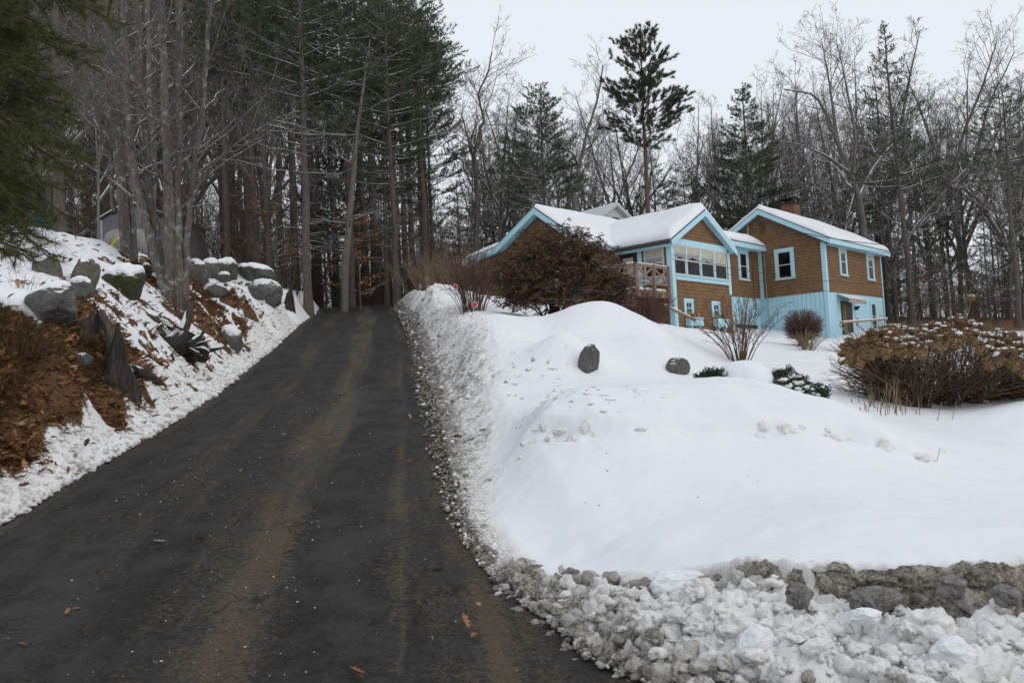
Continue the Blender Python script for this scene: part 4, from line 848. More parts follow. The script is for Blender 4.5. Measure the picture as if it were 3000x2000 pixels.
def pine_tree(name, label, seed, h=24.0, r0=0.24, crown=0.5, width=3.5, prof=None, whorls=15, per=5, tuft=0.22, dens=1.0, droop=-0.05, bark=None, needle=None, group=None, blade_w=0.022, nb=10, gap=0.0, dead=10, rise=0.15, top_r=1.0, clump=False, eljit=.1):
    r = np.random.default_rng(seed); mbt, mbc = MB(), MB(); tw = Twigs(); big = Twigs()
    n = 14; z = np.linspace(0, 1, n); wx, wy = np.cumsum(r.normal(0, 0.05, n)), np.cumsum(r.normal(0, 0.05, n))
    P = np.stack([wx - wx[0], wy - wy[0], z * h - 0.3], 1); R = r0 * (1 - z) ** 0.75 * 0.95 + 0.012; R[0] *= 1.35; tube(mbt, P, R, 9)
    prof = prof or (lambda u: (1 - u) ** 0.7 * (0.55 + 0.45 * min(1, u * 4)))
    TP, TD = [], []
    for i in range(whorls):
        u = (i + 0.5 * r.random()) / whorls; t = crown + (0.99 - crown) * u
        for k in range(per):
            if r.random() < gap: continue
            p, _ = pt_on(P, min(t + r.normal(0, 0.006), 0.995)); az = 2 * PI * k / per + i * 1.9 + r.normal(0, 0.3)
            l = width * prof(u) * (0.65 + 0.55 * r.random()); 
            if l < 0.25: continue
            el = droop + rise * u * 3 + r.normal(0, eljit); dd = np.array([math.cos(az) * math.cos(el), math.sin(az) * math.cos(el), math.sin(el)])
            Q = curve(r, p, dd, l, 7, 0.06, 0.04); rr = max(0.012, 0.016 * l); big.add(Q, np.linspace(rr, 0.008, 7), 4)
            ns = max(3, int(l * 3.4 * dens))
            for s in range(ns):
                ts = 0.28 + 0.72 * (s + r.random()) / ns; p2, d2 = pt_on(Q, min(ts, 0.999)); sd = 1 if s % 2 else -1
                side = unit(np.cross(d2, [0, 0, 1.0])) * sd; l2 = l * (0.42 - 0.25 * ts) * (0.6 + 0.8 * r.random()) + 0.18
                d3 = unit(d2 * 0.75 + side * (0.8 if not clump else 0.55) + np.array([0, 0, 0.12 + 0.25 * r.random()])); Q2 = curve(r, p2, d3, l2, 4, 0.08, 0.03); tw.add(Q2, np.linspace(0.009, 0.005, 4), 3)
                nt = max(2, int(l2 / 0.16)) if not clump else max(2, int(l2 / 0.11))
                for q in range(nt):
                    tq = (0.35 if not clump else 0.55) + (0.65 if not clump else 0.45) * (q + 0.5) / nt; p3, d4 = pt_on(Q2, tq); TP.append(p3 + r.normal(0, 0.03, 3)); TD.append(d4 * 0.9 + np.array([0, 0, 0.25]))
            TP.append(Q[-1]); TD.append(unit(Q[-1] - Q[-2]))
    for k in range(12): TP.append(P[-1] + np.array([r.normal(0, .1), r.normal(0, .1), -k * 0.09])); TD.append(np.array([r.normal(0, .6), r.normal(0, .6), 1.0]))
    for k in range(dead):                                         # dead stubs below the crown
        t = 0.12 + (crown - 0.1) * r.random(); p, _ = pt_on(P, t); az = r.random() * 6.28; l = 0.5 + 2.2 * r.random()
        Q = curve(r, p, [math.cos(az), math.sin(az), -0.05 + 0.2 * r.random()], l, 6, 0.12, -0.01); big.add(Q, np.linspace(0.022, 0.007, 6), 4); spread(r, tw, Q, 0.014, l, (4, 2), 0.15, 0, 0.005)
    big.flush(mbt); tw.flush(mbt)
    blades(mbc, np.array(TP), np.array(TD), tuft, blade_w, r, 0.62, nb)
    root = thing(name, label, 'tree', (0, 0, 0), 0, group)
    mbt.build('trunk', bark or BK_PINE, root, True, local=True); mbc.build('crown', needle or ND_DARK, root, local=True)
    return root
def put(o, px, d, top=None, h=None, rot=0.0, py=None):
    """stand a finished tree at picture column px and distance d; top = picture height its tip reaches"""
    q = at(px, 700 if py is None else py, d); g = np.array([q[0], q[1], hz(q[0], q[1])]); o.location = [float(t) for t in g - [0, 0, 0.05]]; o.rotation_euler = (0, 0, rot)
    if top is not None:
        s = (at(px, top, d)[2] - g[2]) / h; o.scale = (s, s, s)
    return o

# ------------------------------------------------------------------ named trees
def narrow(u): return (1 - u) ** 0.55 * min(1, 0.5 + u * 1.2)
def red_prof(u): return float(np.interp(u, [0, .12, .35, .6, .8, .92, 1], [.55, .9, 1.0, .86, .62, .42, .2]))
def cone(u): return (1 - u) ** 0.85 * 0.95 + 0.05
put(pine_tree('red_pine', 'tall red pine with reddish bare trunk rising just behind the brown house roof', 11, 24, 0.27, 0.56, 3.6, red_prof, 20, 5, 0.27, 1.0, 0.18, BK_RED, ND_DARK, blade_w=0.026, nb=18, dead=8, rise=0.12, clump=True, eljit=.34, gap=.14), 1501, 47, 66, 23.7, 0.4)
put(pine_tree('white_pine', 'dense dark cone-shaped pine behind the connector roof, nearest the brick chimney', 12, 17, 0.2, 0.14, 4.6, cone, 24, 6, 0.22, 1.5, -0.05, BK_DARK, ND_MID, blade_w=0.03, nb=14, dead=4), 1742, 47.5, 192, 16.7, 1.0)
put(pine_tree('white_pine', 'thin ragged pine with sparse top rising above the right end of the house', 13, 24, 0.24, 0.45, 4.4, lambda u: (1 - u) ** 0.75 * (0.8 + 0.2 * math.sin(u * 20)), 17, 5, 0.2, 0.85, 0.1, BK_PINE, ND_MID, nb=13, gap=0.15, dead=16, rise=0.2, blade_w=.03), 2088, 46, 45, 23.7, 2.0)
put(pine_tree('white_pine', 'broad dull green pine among bare crowns, directly above the main house ridge', 14, 20, 0.22, 0.3, 5.2, narrow, 20, 6, 0.22, 1.2, 0.0, BK_DARK, ND_MID, nb=13, gap=0.08, blade_w=.03), 1268, 45, 190, 19.7, 0.2)
for k, (px, d, top, lab, seed, w, cr) in enumerate((
    (911, 42, -60, 'tall dark pine at the right end of the left woods, straight thick trunk', 21, 6.2, .36), (709, 37, -180, 'thick-trunked pine standing just left of the driveway crest', 22, 5.6, .42),
    (890, 47, -20, 'dark pine trunk close behind and left of the thick straight pine', 23, 5.4, .36), (998, 48, 95, 'shorter pine at the woods edge leaning its boughs toward the house', 24, 5.4, .33),
    (808, 44, -200, 'dark pine whose trunk the pale leaning dead trunk crosses', 25, 5.6, .4), (624, 40, -220, 'slim dark pine left of the orange-leaved beech', 26, 5.2, .42), (576, 42, -240, 'dark pine trunk right of the mottled maple clump', 27, 5.0, .5))):
    put(pine_tree('white_pine', lab, seed, 26, 0.29 if k < 2 else 0.22, cr, w, None, 15, 5, 0.24, 1.1, 0.0, BK_PINE, ND_DARK if k % 2 else ND_MID, nb=11, gap=0.16, dead=22, blade_w=.03, group='pines of the left woods'), px, d, top, 25.7, k * 1.1)
put(pine_tree('white_pine', 'massive grey pine trunk behind the near pine boughs, left of the shed', 28, 28, 0.34, 0.62, 4.5, None, 10, 5, 0.2, 0.8, 0, BK_PINE, ND_DARK, nb=10, dead=14), 142, 27, -500, 27.7, 0)

# pale leaning dead trunk
m = MB(); p0 = gpt(790, 690, 40, 0.3); tube(m, [p0, at(793, 610, 40), at(803, 500, 40), at(812, 400, 40.2), at(820, 300, 40.4), at(836, 190, 40.6), at(850, 90, 41)], [.19, .17, .15, .125, .1, .07, .03], 8)
r = np.random.default_rng(5); tw = Twigs()
for k in range(16):
    t = .25 + .72 * r.random(); P = np.array([p0, at(803, 500, 40), at(820, 300, 40.4), at(850, 90, 41)]); p, d = pt_on(P, t); Q = curve(r, p, [r.normal(), r.normal(), .1 + .4 * r.random()], 1 + 2.5 * r.random(), 8, .14, .02); tw.add(Q, np.linspace(.035, .008, 8), 4); spread(r, tw, Q, .02, 2.0, (5, 3), .15, .03, .006)
tw.flush(m); tag(m.build('dead_tree', mat_bark('pale_dead_bark', (.09, .077, .065), (.19, .17, .15), .2, (.3, .6)), None, True, origin=p0), 'pale bare dead trunk leaning slightly right beside the dark pines', 'tree')

# twisting oak with an elbow branch, between woods and house
def px_tree(name, label, stems, d, mat, kids=(7, 4, 3), nlimb=14, reach=2.6, seed=1, twmat=None, snag=True, branch_from=0.35):
    r = np.random.default_rng(seed); base = None; mbt, mbc = MB(), MB(); tw, big = Twigs(), Twigs(); allP = []
    for pts, w0, w1, dd in stems:
        P = np.array([at(x, y, d + dd * i) for i, (x, y) in enumerate(pts)])
        if pts[0][1] > 560: P = np.concatenate([[P[0] + (P[0] - P[1]) * [.15, .15, 0] - [0, 0, .7]], P])
        if base is None: base = P[0].copy(); base[2] = min(base[2], hz(base[0], base[1])) - 0.1
        # resample with slight wobble
        tt = np.linspace(0, 1, 4 * len(P)); Q = np.array([pt_on(P, t)[0] for t in tt]); k = np.array([.25, .5, .25]); Q[1:-1] = .25 * Q[:-2] + .5 * Q[1:-1] + .25 * Q[2:]; Q[1:-1] += r.normal(0, .014, Q[1:-1].shape)
        R = np.linspace(w0, w1, len(Q)) / 2 * d / 1898; R[0] *= 1.35; R[1] *= 1.12
        tube(mbt, Q, R * (1 + 0.05 * r.normal(size=len(Q))), 10); allP.append((Q, R))
    for Q, R in allP:
        for k in range(nlimb):
            t = branch_from + (1 - branch_from) * (k + r.random()) / nlimb; p, dv = pt_on(Q, min(t, .999)); l = reach * (.6 + .8 * r.random()) * (1.1 - .4 * t)
            rr = max(.012, np.interp(t, np.linspace(0, 1, len(R)), R) * .42); B = curve(r, p, side_dir(r, dv, .6 + .5 * r.random()), l, 8, .13, .04); big.add(B, np.linspace(rr, .01, 8), 5); spread(r, tw, B, rr, l, kids, .15, .05, .0065, .15, big)
    big.flush(mbt); tw.flush(mbc)
    root = thing(name, label, 'tree', base); mbt.build('trunk', mat, root, True); mbc.build('branches', twmat or TW, root); return root
px_tree('oak_tree', 'crooked bare oak with an elbowed limb between the pines and the house', [([(1092, 690), (1094, 560), (1098, 470), (1092, 390), (1085, 340), (1078, 330)], 15, 8, 0), ([(1088, 350), (1104, 320), (1101, 295), (1112, 283), (1105, 250), (1098, 215), (1120, 170), (1130, 120)], 9, 3, 0.1), ([(1090, 380), (1075, 320), (1060, 260)], 7, 2, .2)], 46, BK_DARK, seed=31, nlimb=12, reach=3.0)
px_tree('oak_tree', 'wide bare oak with long snowy limbs above the chimney', [([(1992, 700), (1985, 560), (1978, 470), (1955, 400), (1925, 330), (1895, 255), (1868, 215), (1800, 205)], 19, 3, 0), ([(1955, 400), (1900, 360), (1850, 335), (1800, 325)], 8, 2, -.2), ([(1925, 330), (1912, 240), (1900, 160), (1888, 95)], 8, 2, .2), ([(1975, 450), (2010, 380), (2060, 320), (2110, 250)], 9, 2, .2), ([(1960, 400), (1965, 300), (1945, 200), (1920, 90)], 9, 2, 0)], 50, BK_GREY, seed=32, nlimb=13, reach=3.2)
px_tree('leaning_tree', 'bare tree leaning hard to the right, snow along its trunk, right of the house', [([(2040, 640), (2075, 560), (2120, 500), (2180, 430), (2240, 370), (2300, 290), (2360, 240)], 8, 4, 0), ([(2180, 430), (2215, 300), (2260, 190), (2290, 90)], 9, 2, .2), ([(2240, 370), (2270, 240), (2330, 120)], 8, 2, .2)], 50, BK_PINE, seed=33, nlimb=12, reach=2.8)
px_tree('oak_tree', 'bare oak with pale zigzag snowy branches behind the white house gable', [([(1325, 560), (1318, 440), (1330, 380), (1350, 300), (1372, 230), (1385, 150)], 13, 3, 0), ([(1330, 380), (1315, 350), (1250, 320), (1190, 300)], 8, 2, .2), ([(1322, 430), (1290, 400), (1262, 390)], 6, 2, 0)], 54, BK_GREY, seed=34, nlimb=14, reach=3.2)

# mottled maple clump on the left bank: two clusters of stems
px_tree('maple_tree', 'multi-stemmed maple with mottled grey bark on the bank, boulders at its foot', [
    ([(384, 682), (360, 600), (335, 515), (312, 420), (298, 300), (288, 150), (282, -40), (276, -200)], 27, 11, 0), ([(384, 660), (362, 560), (345, 470), (333, 330), (322, 150), (316, -30), (310, -160)], 22, 9, .12),
    ([(393, 690), (390, 600), (389, 500), (385, 380), (378, 240), (372, 60), (366, -160)], 31, 13, -.05), ([(412, 690), (408, 580), (406, 470), (409, 350), (408, 180), (412, 0), (418, -180)], 30, 13, .05),
    ([(425, 684), (428, 590), (434, 480), (446, 390), (460, 290), (474, 130), (486, -60)], 20, 8, .1), ([(432, 470), (470, 400), (540, 330), (640, 270)], 8, 2, .1)], 20.5, BK_MAPLE, seed=35, nlimb=11, reach=2.5, kids=(6, 4, 2), twmat=TW_RED, branch_from=.42)
px_tree('maple_tree', 'pair of mottled maple stems in front of the grey shed', [([(296, 606), (285, 520), (279, 420), (270, 330), (258, 200), (248, 40), (240, -150)], 30, 12, 0), ([(308, 608), (306, 540), (300, 460), (290, 370), (276, 270), (268, 120), (262, -120)], 18, 9, .15), ([(262, 490), (256, 440), (258, 360), (250, 260), (244, 120)], 10, 5, .2)], 22.5, BK_MAPLE, seed=36, nlimb=10, reach=2.3, kids=(6, 4, 2), twmat=TW_RED, branch_from=.42)
px_tree('maple_tree', 'slimmer grey maple behind the multi-stemmed clump', [([(352, 590), (350, 480), (355, 380), (345, 250), (340, 80), (334, -120)], 18, 9, 0), ([(350, 480), (338, 380), (322, 260), (310, 60), (300, -120)], 12, 6, .1)], 27, BK_MAPLE, seed=37, nlimb=9, reach=2.4, kids=(6, 4, 2), twmat=TW_RED, branch_from=.42)

# ------------------------------------------------------------------ the rest of the woods: copies of a few grown kinds
kinds = {}
for k in range(6):
    kinds['bare%d' % k] = (bare_tree('bare_tree', '', 100 + k, 20, 0.15 + 0.018 * k, 0.24 + 0.05 * (k % 3), 0.24 + 0.035 * (k % 3), 15, (7, 5, 4), mat=TW, tmat=BK_GREY if k % 2 else BK_DARK, fork=2 + k % 3, wob=.12), 19.7)
for k in range(3):
    kinds['pine%d' % k] = (pine_tree('pine_tree', '', 120 + k, 24, 0.23, 0.52 + 0.06 * k, 4.4, None, 13, 5, 0.24, 1.0, 0.0, BK_PINE, ND_MID if k else ND_DARK, nb=11, gap=.2, dead=28, blade_w=.03), 23.7)
for k in range(2):
    kinds['mid%d' % k] = (pine_tree('pine_tree', '', 150 + k, 16, 0.17, 0.22 + .1 * k, 4.0, cone, 16, 5, 0.22, 1.05, 0.0, BK_DARK, ND_MID, nb=11, gap=.12, dead=10, blade_w=.028), 15.7)
for k in range(2):
    kinds['young%d' % k] = (pine_tree('young_pine', '', 130 + k, 9, 0.1, 0.12, 2.4, cone, 15, 5, 0.18, 1.1, .1, BK_DARK, ND_MID, nb=10, gap=.1, dead=2), 8.7)
for k in range(3):
    kinds['sap%d' % k] = (bare_tree('sapling', '', 140 + k, 8, 0.045, 0.15, 0.24, 16, (6, 4), mat=TW, tmat=BK_DARK, elev=(.5, 1.0)), 7.7)
used_kind = set()
def plant(kind, px, d, top, rot, label, group, thick=1.0):
    o, h = kinds[kind]
    if kind in used_kind: o = copy_tree(o)
    used_kind.add(kind); o['label'] = label; o['group'] = group
    put(o, px, d, top, h, rot); s = o.scale[0]; o.scale = (s * thick, s * thick, s); return o
wr = np.random.default_rng(77)
def in_house(x, y):
    q = np.array([x - HB[0], y - HB[1]]); a = q[0] * math.cos(TH) + q[1] * math.sin(TH); b = -q[0] * math.sin(TH) + q[1] * math.cos(TH); return -14 < a < 11 and -4 < b < 14.5
LAB = {'L': {'bare': 'slender bare tree among the pines of the left woods', 'pine': 'straight dark pine trunk deep in the left woods', 'mid': 'mid-height pine in the left woods', 'young': 'young pine under the tall pines of the left woods', 'sap': 'thin bare sapling under the trees of the left woods'},
       'R': {'bare': 'bare grey tree in the woods behind the house', 'pine': 'dark pine standing among bare trees behind the house', 'mid': 'full green pine among bare trees behind the house', 'young': 'small bushy pine in the woods behind the house', 'sap': 'thin bare sapling in the woods behind the house'},
       'F': {'bare': 'bare grey tree in the dense woods right of the house', 'pine': 'dark pine in the dense woods right of the house', 'mid': 'full green pine in the dense woods right of the house', 'young': 'small dark pine in the dense woods right of the house', 'sap': 'thin brown sapling in the dense woods right of the house'}}
spots = []
def free(x, y, gap):
    return all((x - a) ** 2 + (y - b) ** 2 > gap * gap for a, b in spots)
def scatter(n, kindset, x0, x1, d0, d1, top0, top1, zone, gap, thick=(0.8, 1.3)):
    made = 0; tries = 0
    while made < n and tries < n * 30:
        tries += 1; px = wr.uniform(x0, x1); d = d0 + (d1 - d0) * wr.random() ** 0.8; q = at(px, 700, d); x, y = q[0], q[1]
        if in_house(x, y) or not free(x, y, gap) or (xleft(y) - 1.5 < x < xright(y) + 1.5 and y < 58): continue
        if math.hypot(x - WB[0], y - WB[1] - 3) < 6.5: continue
        spots.append((x, y)); k = kindset[int(wr.integers(len(kindset)))]; base = k.rstrip('0123456789')
        top = top0 + (top1 - top0) * wr.random(); 
        plant(k, px, d, top, wr.uniform(0, 6.28), LAB[zone][base], {'bare': 'bare trees', 'pine': 'background pines', 'mid': 'full pines', 'young': 'young pines', 'sap': 'saplings'}[base] + {'L': ' of the left woods', 'R': ' behind the house', 'F': ' right of the house'}[zone], wr.uniform(*thick)); made += 1
B6 = ['bare%d' % k for k in range(6)]; P3 = ['pine0', 'pine1', 'pine2']
scatter(26, P3, -120, 900, 36, 66, -260, -40, 'L', 1.6, (.8, 1.25)); scatter(10, P3, 700, 1000, 44, 66, -120, 60, 'L', 1.6)
scatter(36, B6, -150, 1000, 30, 75, -260, 20, 'L', 1.3, (.6, 1.1)); scatter(40, ['sap0', 'sap1', 'sap2'], -60, 1020, 36, 66, 300, 520, 'L', 1.0); scatter(18, B6, -100, 1000, 48, 84, -60, 240, 'L', 1.2, (.5, .9)); scatter(8, ['mid0', 'mid1'], 0, 1000, 50, 80, 120, 380, 'L', 2.0)
scatter(5, ['young0', 'young1'], 480, 1000, 44, 70, 380, 520, 'L', 2.0)
scatter(23, B6, 1020, 1900, 50, 85, 180, 330, 'R', 2.0); scatter(12, P3 + ['mid0', 'mid1'], 1030, 1900, 56, 88, 300, 430, 'R', 2.5); scatter(10, ['young0', 'young1'], 1050, 1800, 58, 80, 360, 470, 'R', 2.0); scatter(14, ['sap0', 'sap1', 'sap2'], 1010, 1350, 44, 62, 400, 540, 'R', 1.0)
scatter(23, B6, 1850, 2480, 50, 85, 110, 300, 'F', 2.2); scatter(12, P3 + ['mid0', 'mid1'], 1950, 2480, 52, 85, 230, 420, 'F', 2.2); scatter(10, ['young0', 'young1'], 1900, 2480, 55, 80, 430, 560, 'F', 1.8); scatter(26, ['sap0', 'sap1', 'sap2'], 1990, 2450, 46, 70, 430, 600, 'F', 1.0)
for px, d, top, lab in ((2335, 42, 190, 'dark pine cut by the right edge of the picture'),): plant('pine1', px, d, top, 1.0, lab, 'background pines right of the house', 1.3)
# ------------------------------------------------------------------ boulders, stumps
def mat_rock(name, c0, c1, moss=0.0, snowhi=(0.72, 0.86), lich=0.25):
    t = NT(name); v = t.coords('Object'); n = t.noise(v, 3.0, 6, 0.65); n2 = t.noise(v, 16, 5, 0.7); n3 = t.noise(v, 1.6, 4)
    c = t.ramp(t.math('ADD', t.math('MULTIPLY', n, 0.6), t.math('MULTIPLY', n2, 0.4)), [(0.3, c0), (0.7, c1)])
    c = t.mix(t.ramp(n2, [(0.58, 0), (0.7, lich)]), c, (0.28, 0.29, 0.25)); c = t.mix(t.ramp(t.noise(v, 45, 3, .7), [(.36, .7), (.46, 0)]), c, (.03, .03, .028)); c = t.mix(t.ramp(t.noise(t.coords('Object', (1, 1, .35)), 4.5, 4, .6), [(.5, 0), (.66, .6)]), c, (.05, .045, .04))
    if moss: c = t.mix(t.ramp(n3, [(0.45, 0), (0.58, moss)]), c, (0.045, 0.055, 0.014))
    mk = up_mask(t, snowhi[0], snowhi[1], n, 0.55); c = t.mix(mk, c, (0.79, 0.81, 0.845))
    return t.done(c, 0.85, t.bump(t.math('ADD', n, t.math('MULTIPLY', n2, 0.8)), 1.0, 0.06), 0.2)
RK = [mat_rock('grey_granite', (0.065, 0.065, 0.062), (0.21, 0.205, 0.195)), mat_rock('brownish_granite', (0.085, 0.075, 0.066), (0.25, 0.22, 0.19)), mat_rock('mossy_granite', (0.04, 0.04, 0.036), (0.13, 0.125, 0.11), 0.85), mat_rock('greenish_granite', (0.055, 0.06, 0.05), (0.17, 0.175, 0.15), 0.3)]
def boulder(px, py, d, w, h, label, mat, seed, snow=0.0, tilt=0.0, depth=0.9, lean=0.0, name='boulder', cut=7, rough=0.17, group='boulders on the left bank', capth=0.68, fine=.05, shrink=.84):
    r = np.random.default_rng(seed); v, f = icosphere(5); dh = hits(px, py + .34 * h)[1]; d = min(max(dh, d * .8), d * 1.25) + .25 * w * d / 1898; c = at(px, py, d); k = d / 1898.0; wx, wz = w * k / 2, h * k / 2; p = v.copy()
    for q in range(cut):
        n = unit(r.normal(0, 1, 3) * [1, 1, .8]); lim = 0.62 + 0.28 * r.random(); dd = p @ n; p = p - np.maximum(dd - lim, 0)[:, None] * n * 0.85
    p = p * (1 + rough * fbm(v[:, 0] * 1.5 + seed, v[:, 1] * 1.5, v[:, 2] * 1.5, oct=4, seed=seed) + fine * fbm(v[:, 0] * 6 + seed, v[:, 1] * 6, v[:, 2] * 6, oct=4, seed=seed, gain=.65))[:, None]
    p = p / np.array([np.abs(p[:, 0]).max(), np.abs(p[:, 1]).max(), np.abs(p[:, 2]).max()])
    p = p * [wx * 1.08, max(wx, wz) * depth, wz * 1.08]; p *= shrink; p[:, 2] = np.where(p[:, 2] < 0, p[:, 2] * 1.5, p[:, 2]); ct, st_ = math.cos(tilt), math.sin(tilt)
    p = np.stack([p[:, 0] * ct - p[:, 2] * st_, p[:, 1], p[:, 0] * st_ + p[:, 2] * ct], 1); p[:, 0] += lean * p[:, 2]
    m = MB(); m.add(p + c, f); o = tag(m.build(name, mat, None, True, origin=c), label, 'boulder', group)
    if snow:
        me = o.data; nz = np.empty(len(p) * 3, np.float32); me.vertices.foreach_get('normal', nz); nz = nz.reshape(-1, 3)
        nz = .45 * nz + .55 * v; nz /= np.linalg.norm(nz, axis=1)[:, None]; mask = sstep(capth, capth + 0.35, nz[:, 2] + 0.16 * fbm(p[:, 0] * 5 + seed, p[:, 1] * 5, oct=3, seed=seed)); off = np.where(mask > 0, np.sqrt(mask) * min(snow, .5) * .36, -0.03)
        q = p + nz * np.minimum(off, 0.03)[:, None] + np.array([0, 0, 1.0]) * np.maximum(off, 0)[:, None]; q[mask <= 0] -= nz[mask <= 0] * 0.05
        m = MB(); keep = (mask[f] > 0).any(1); m.add(q + c, f[keep]); m.build('snow_cap', M_SN, o, True)
    return o
for a in ((120, 702, 11.9, 146, 110, 'big dark grey boulder with bare rounded face, lowest of the upper left rocks', RK[0], 1, .07, .35), (110, 612, 15.5, 76, 62, 'brown boulder partly behind the near pine boughs', RK[1], 2, .1, .5),
          (196, 634, 16.0, 60, 104, 'tall slab-like boulder leaning right of the brown boulder', RK[1], 3, .05, -.35), (176, 668, 14.5, 84, 56, 'low grey boulder between the big dark one and the leaning slab', RK[0], 4, .12, .1),
          (286, 655, 17.6, 118, 82, 'large mossy boulder under a thick slope of snow, left of the maple clump', RK[2], 5, .32, .05), (335, 620, 22.5, 34, 34, 'small dark boulder tucked between the two maples', RK[2], 6, .05, 0),
          (450, 626, 24.5, 66, 62, 'rounded brownish boulder just right of the maple clump', RK[1], 7, .08, 0), (482, 620, 26.0, 56, 54, 'grey boulder behind the rounded brownish one', RK[0], 8, .14, -.2), (520, 622, 27.5, 64, 58, 'boulder with yellow-green moss under a curling snow cap', RK[3], 9, .22, -.2),
          (588, 632, 30.0, 108, 54, 'long greenish boulder sloping down to the right', RK[3], 10, .10, -.25), (608, 670, 27.5, 96, 60, 'big grey boulder nearest the driveway crest', RK[0], 11, .14, -.15), (513, 640, 25.5, 40, 30, 'small pale boulder in front of the mossy one', RK[3], 12, .1, 0),
          (495, 668, 23.5, 70, 34, 'flat boulder half sunk in leaves right of the maple clump', RK[0], 13, .08, .1), (530, 782, 20.0, 70, 66, 'round grey boulder with a cap of snow at the driveway edge', RK[0], 14, .2, -.1), (188, 826, 11.4, 56, 36, 'flat grey stone at the foot of the curved stump', RK[0], 15, .0, .1),
          (345, 726, 16.8, 50, 24, 'thin slab of rock poking from snow left of the pipe-like stub', RK[3], 16, .06, -.5), (14, 578, 17.0, 52, 26, 'low brown rock at the left picture edge', RK[1], 17, .08, 0), (560, 806, 19.8, 16, 14, 'fist-like stone beside the round capped boulder', RK[0], 18, .05, 0), (430, 800, 16.0, 26, 16, 'small stone below the burnt roots', RK[1], 19, .03, 0), (322, 858, 13.4, 22, 14, 'small stone beside the spiked stump', RK[0], 20, .02, 0)):
    boulder(*a[:7], a[7], a[8], a[9])
boulder(1352, 832, 13.5, 56, 96, 'upright dark grey boulder breaking through the side of the snow mound', RK[0], 41, 0, -.1, .7, .12, group='rocks in the snow on the right', capth=.35)
boulder(1556, 842, 14.4, 66, 52, 'dark rock with a square left edge poking out of the mound end', RK[0], 42, 0, -.25, .7, group='rocks in the snow on the right', capth=.4)
boulder(1484, 812, 15.3, 20, 18, 'small black stone showing through a hole in the snow mound', RK[0], 43, .04, 0, group='rocks in the snow on the right')
M_OLDWOOD = mat_bark('weathered_wood', (0.028, 0.023, 0.02), (0.14, 0.118, 0.102), 0.15, (0.55, 0.8), (14, 14, 1.6)); M_ROT = mat_bark('dark_rotten_wood', (0.012, 0.0105, 0.009), (0.075, 0.062, 0.054), 0.0, (0.6, 0.85), (12, 12, 2))
def ridged(mb, pts, radii, seed, d, n=28, ridge=0.22, flat=1.0, m=22, rag=0.0):
    """fluted trunk piece through picture points"""
    P = np.array(pts); P = np.concatenate([[P[0] + unit(P[0] - P[1]) * radii[0] * .25 - [0, 0, .16]], P]); radii = [radii[0] * 1.1] + list(radii); nz_ = np.random.default_rng(seed); P[1:] += nz_.normal(0, radii[0] * .08, P[1:].shape); tt = np.linspace(0, 1, m); Q = np.array([pt_on(P, t)[0] for t in tt]); R = np.interp(tt, np.linspace(0, 1, len(radii)), radii)
    for _ in range(2): Q[1:-1] = .25 * Q[:-2] + .5 * Q[1:-1] + .25 * Q[2:]
    ang = np.arange(n) * 2 * PI / n; T = np.gradient(Q, axis=0); T /= np.linalg.norm(T, axis=1)[:, None]; A = np.cross(T, [0, 1, 0.1]); A /= np.linalg.norm(A, axis=1)[:, None]; B = np.cross(T, A)
    rr = 1 + ridge * fbm(np.cos(ang)[None] * 1.8 + 0 * tt[:, None] + seed, np.sin(ang)[None] * 1.8 + 0 * tt[:, None], 0.9 * tt[:, None] + 0 * ang[None] + .37, oct=3, seed=seed) * 1.8 + 0.05 * fbm(ang[None] * 5 + 0 * tt[:, None], tt[:, None] * 9 + 0 * ang[None], oct=2, seed=seed + 1)
    V = Q[:, None] + (R[:, None] * rr)[..., None] * (np.cos(ang)[None, :, None] * A[:, None] + flat * np.sin(ang)[None, :, None] * B[:, None])
    if rag: V[-1] += np.random.default_rng(seed).normal(0, rag, (n, 1)) * T[-1]
    i = np.arange(m - 1)[:, None] * n; j = np.arange(n)[None]; j2 = (j + 1) % n
    mb.add(V.reshape(-1, 3), np.stack([i + j, i + j2, i + n + j2, i + n + j], -1).reshape(-1, 4)); k = mb.n - n
    mb.add([Q[-1] - T[-1] * R[-1] * .3], []); mb.n -= 0
    top = mb.n - 1
    mb.f3.append(np.array([[k + (q + 1) % n, k + q, top] for q in range(n)])); mb.m3.append(np.zeros(n, int))
A_ = lambda d, *q: [at(x, y, d) for x, y in q]
DS = hits(225, 826)[1] + .5; k = DS / 1898 * .72
m = MB(); ridged(m, A_(DS, (226, 832), (214, 800), (203, 765), (208, 735), (224, 714)), [48 * k, 40 * k, 32 * k, 26 * k, 14 * k], 3, 11.6, ridge=.4, flat=.8); ridged(m, A_(DS - .12, (252, 832), (258, 795), (250, 752), (228, 716)), [26 * k, 20 * k, 17 * k, 12 * k], 4, 11.5, ridge=.4)
ridged(m, A_(DS - .15, (205, 826), (194, 800), (186, 772), (194, 748)), [14 * k, 12 * k, 9 * k, 4 * k], 5, 11.4); tag(m.build('tree_stump', M_OLDWOOD, None, True, origin=at(232, 850, DS)), 'broad curved weathered stump like a bent slab below the big dark boulder', 'stump', 'old stumps on the left bank')
DS = hits(262, 868)[1] + .06; k = DS / 1898; m = MB(); ridged(m, A_(DS, (270, 890), (268, 850), (268, 810), (270, 775), (272, 741)), [33 * k, 24 * k, 15 * k, 8.5 * k, 2.5 * k], 6, 11.3, ridge=.45)
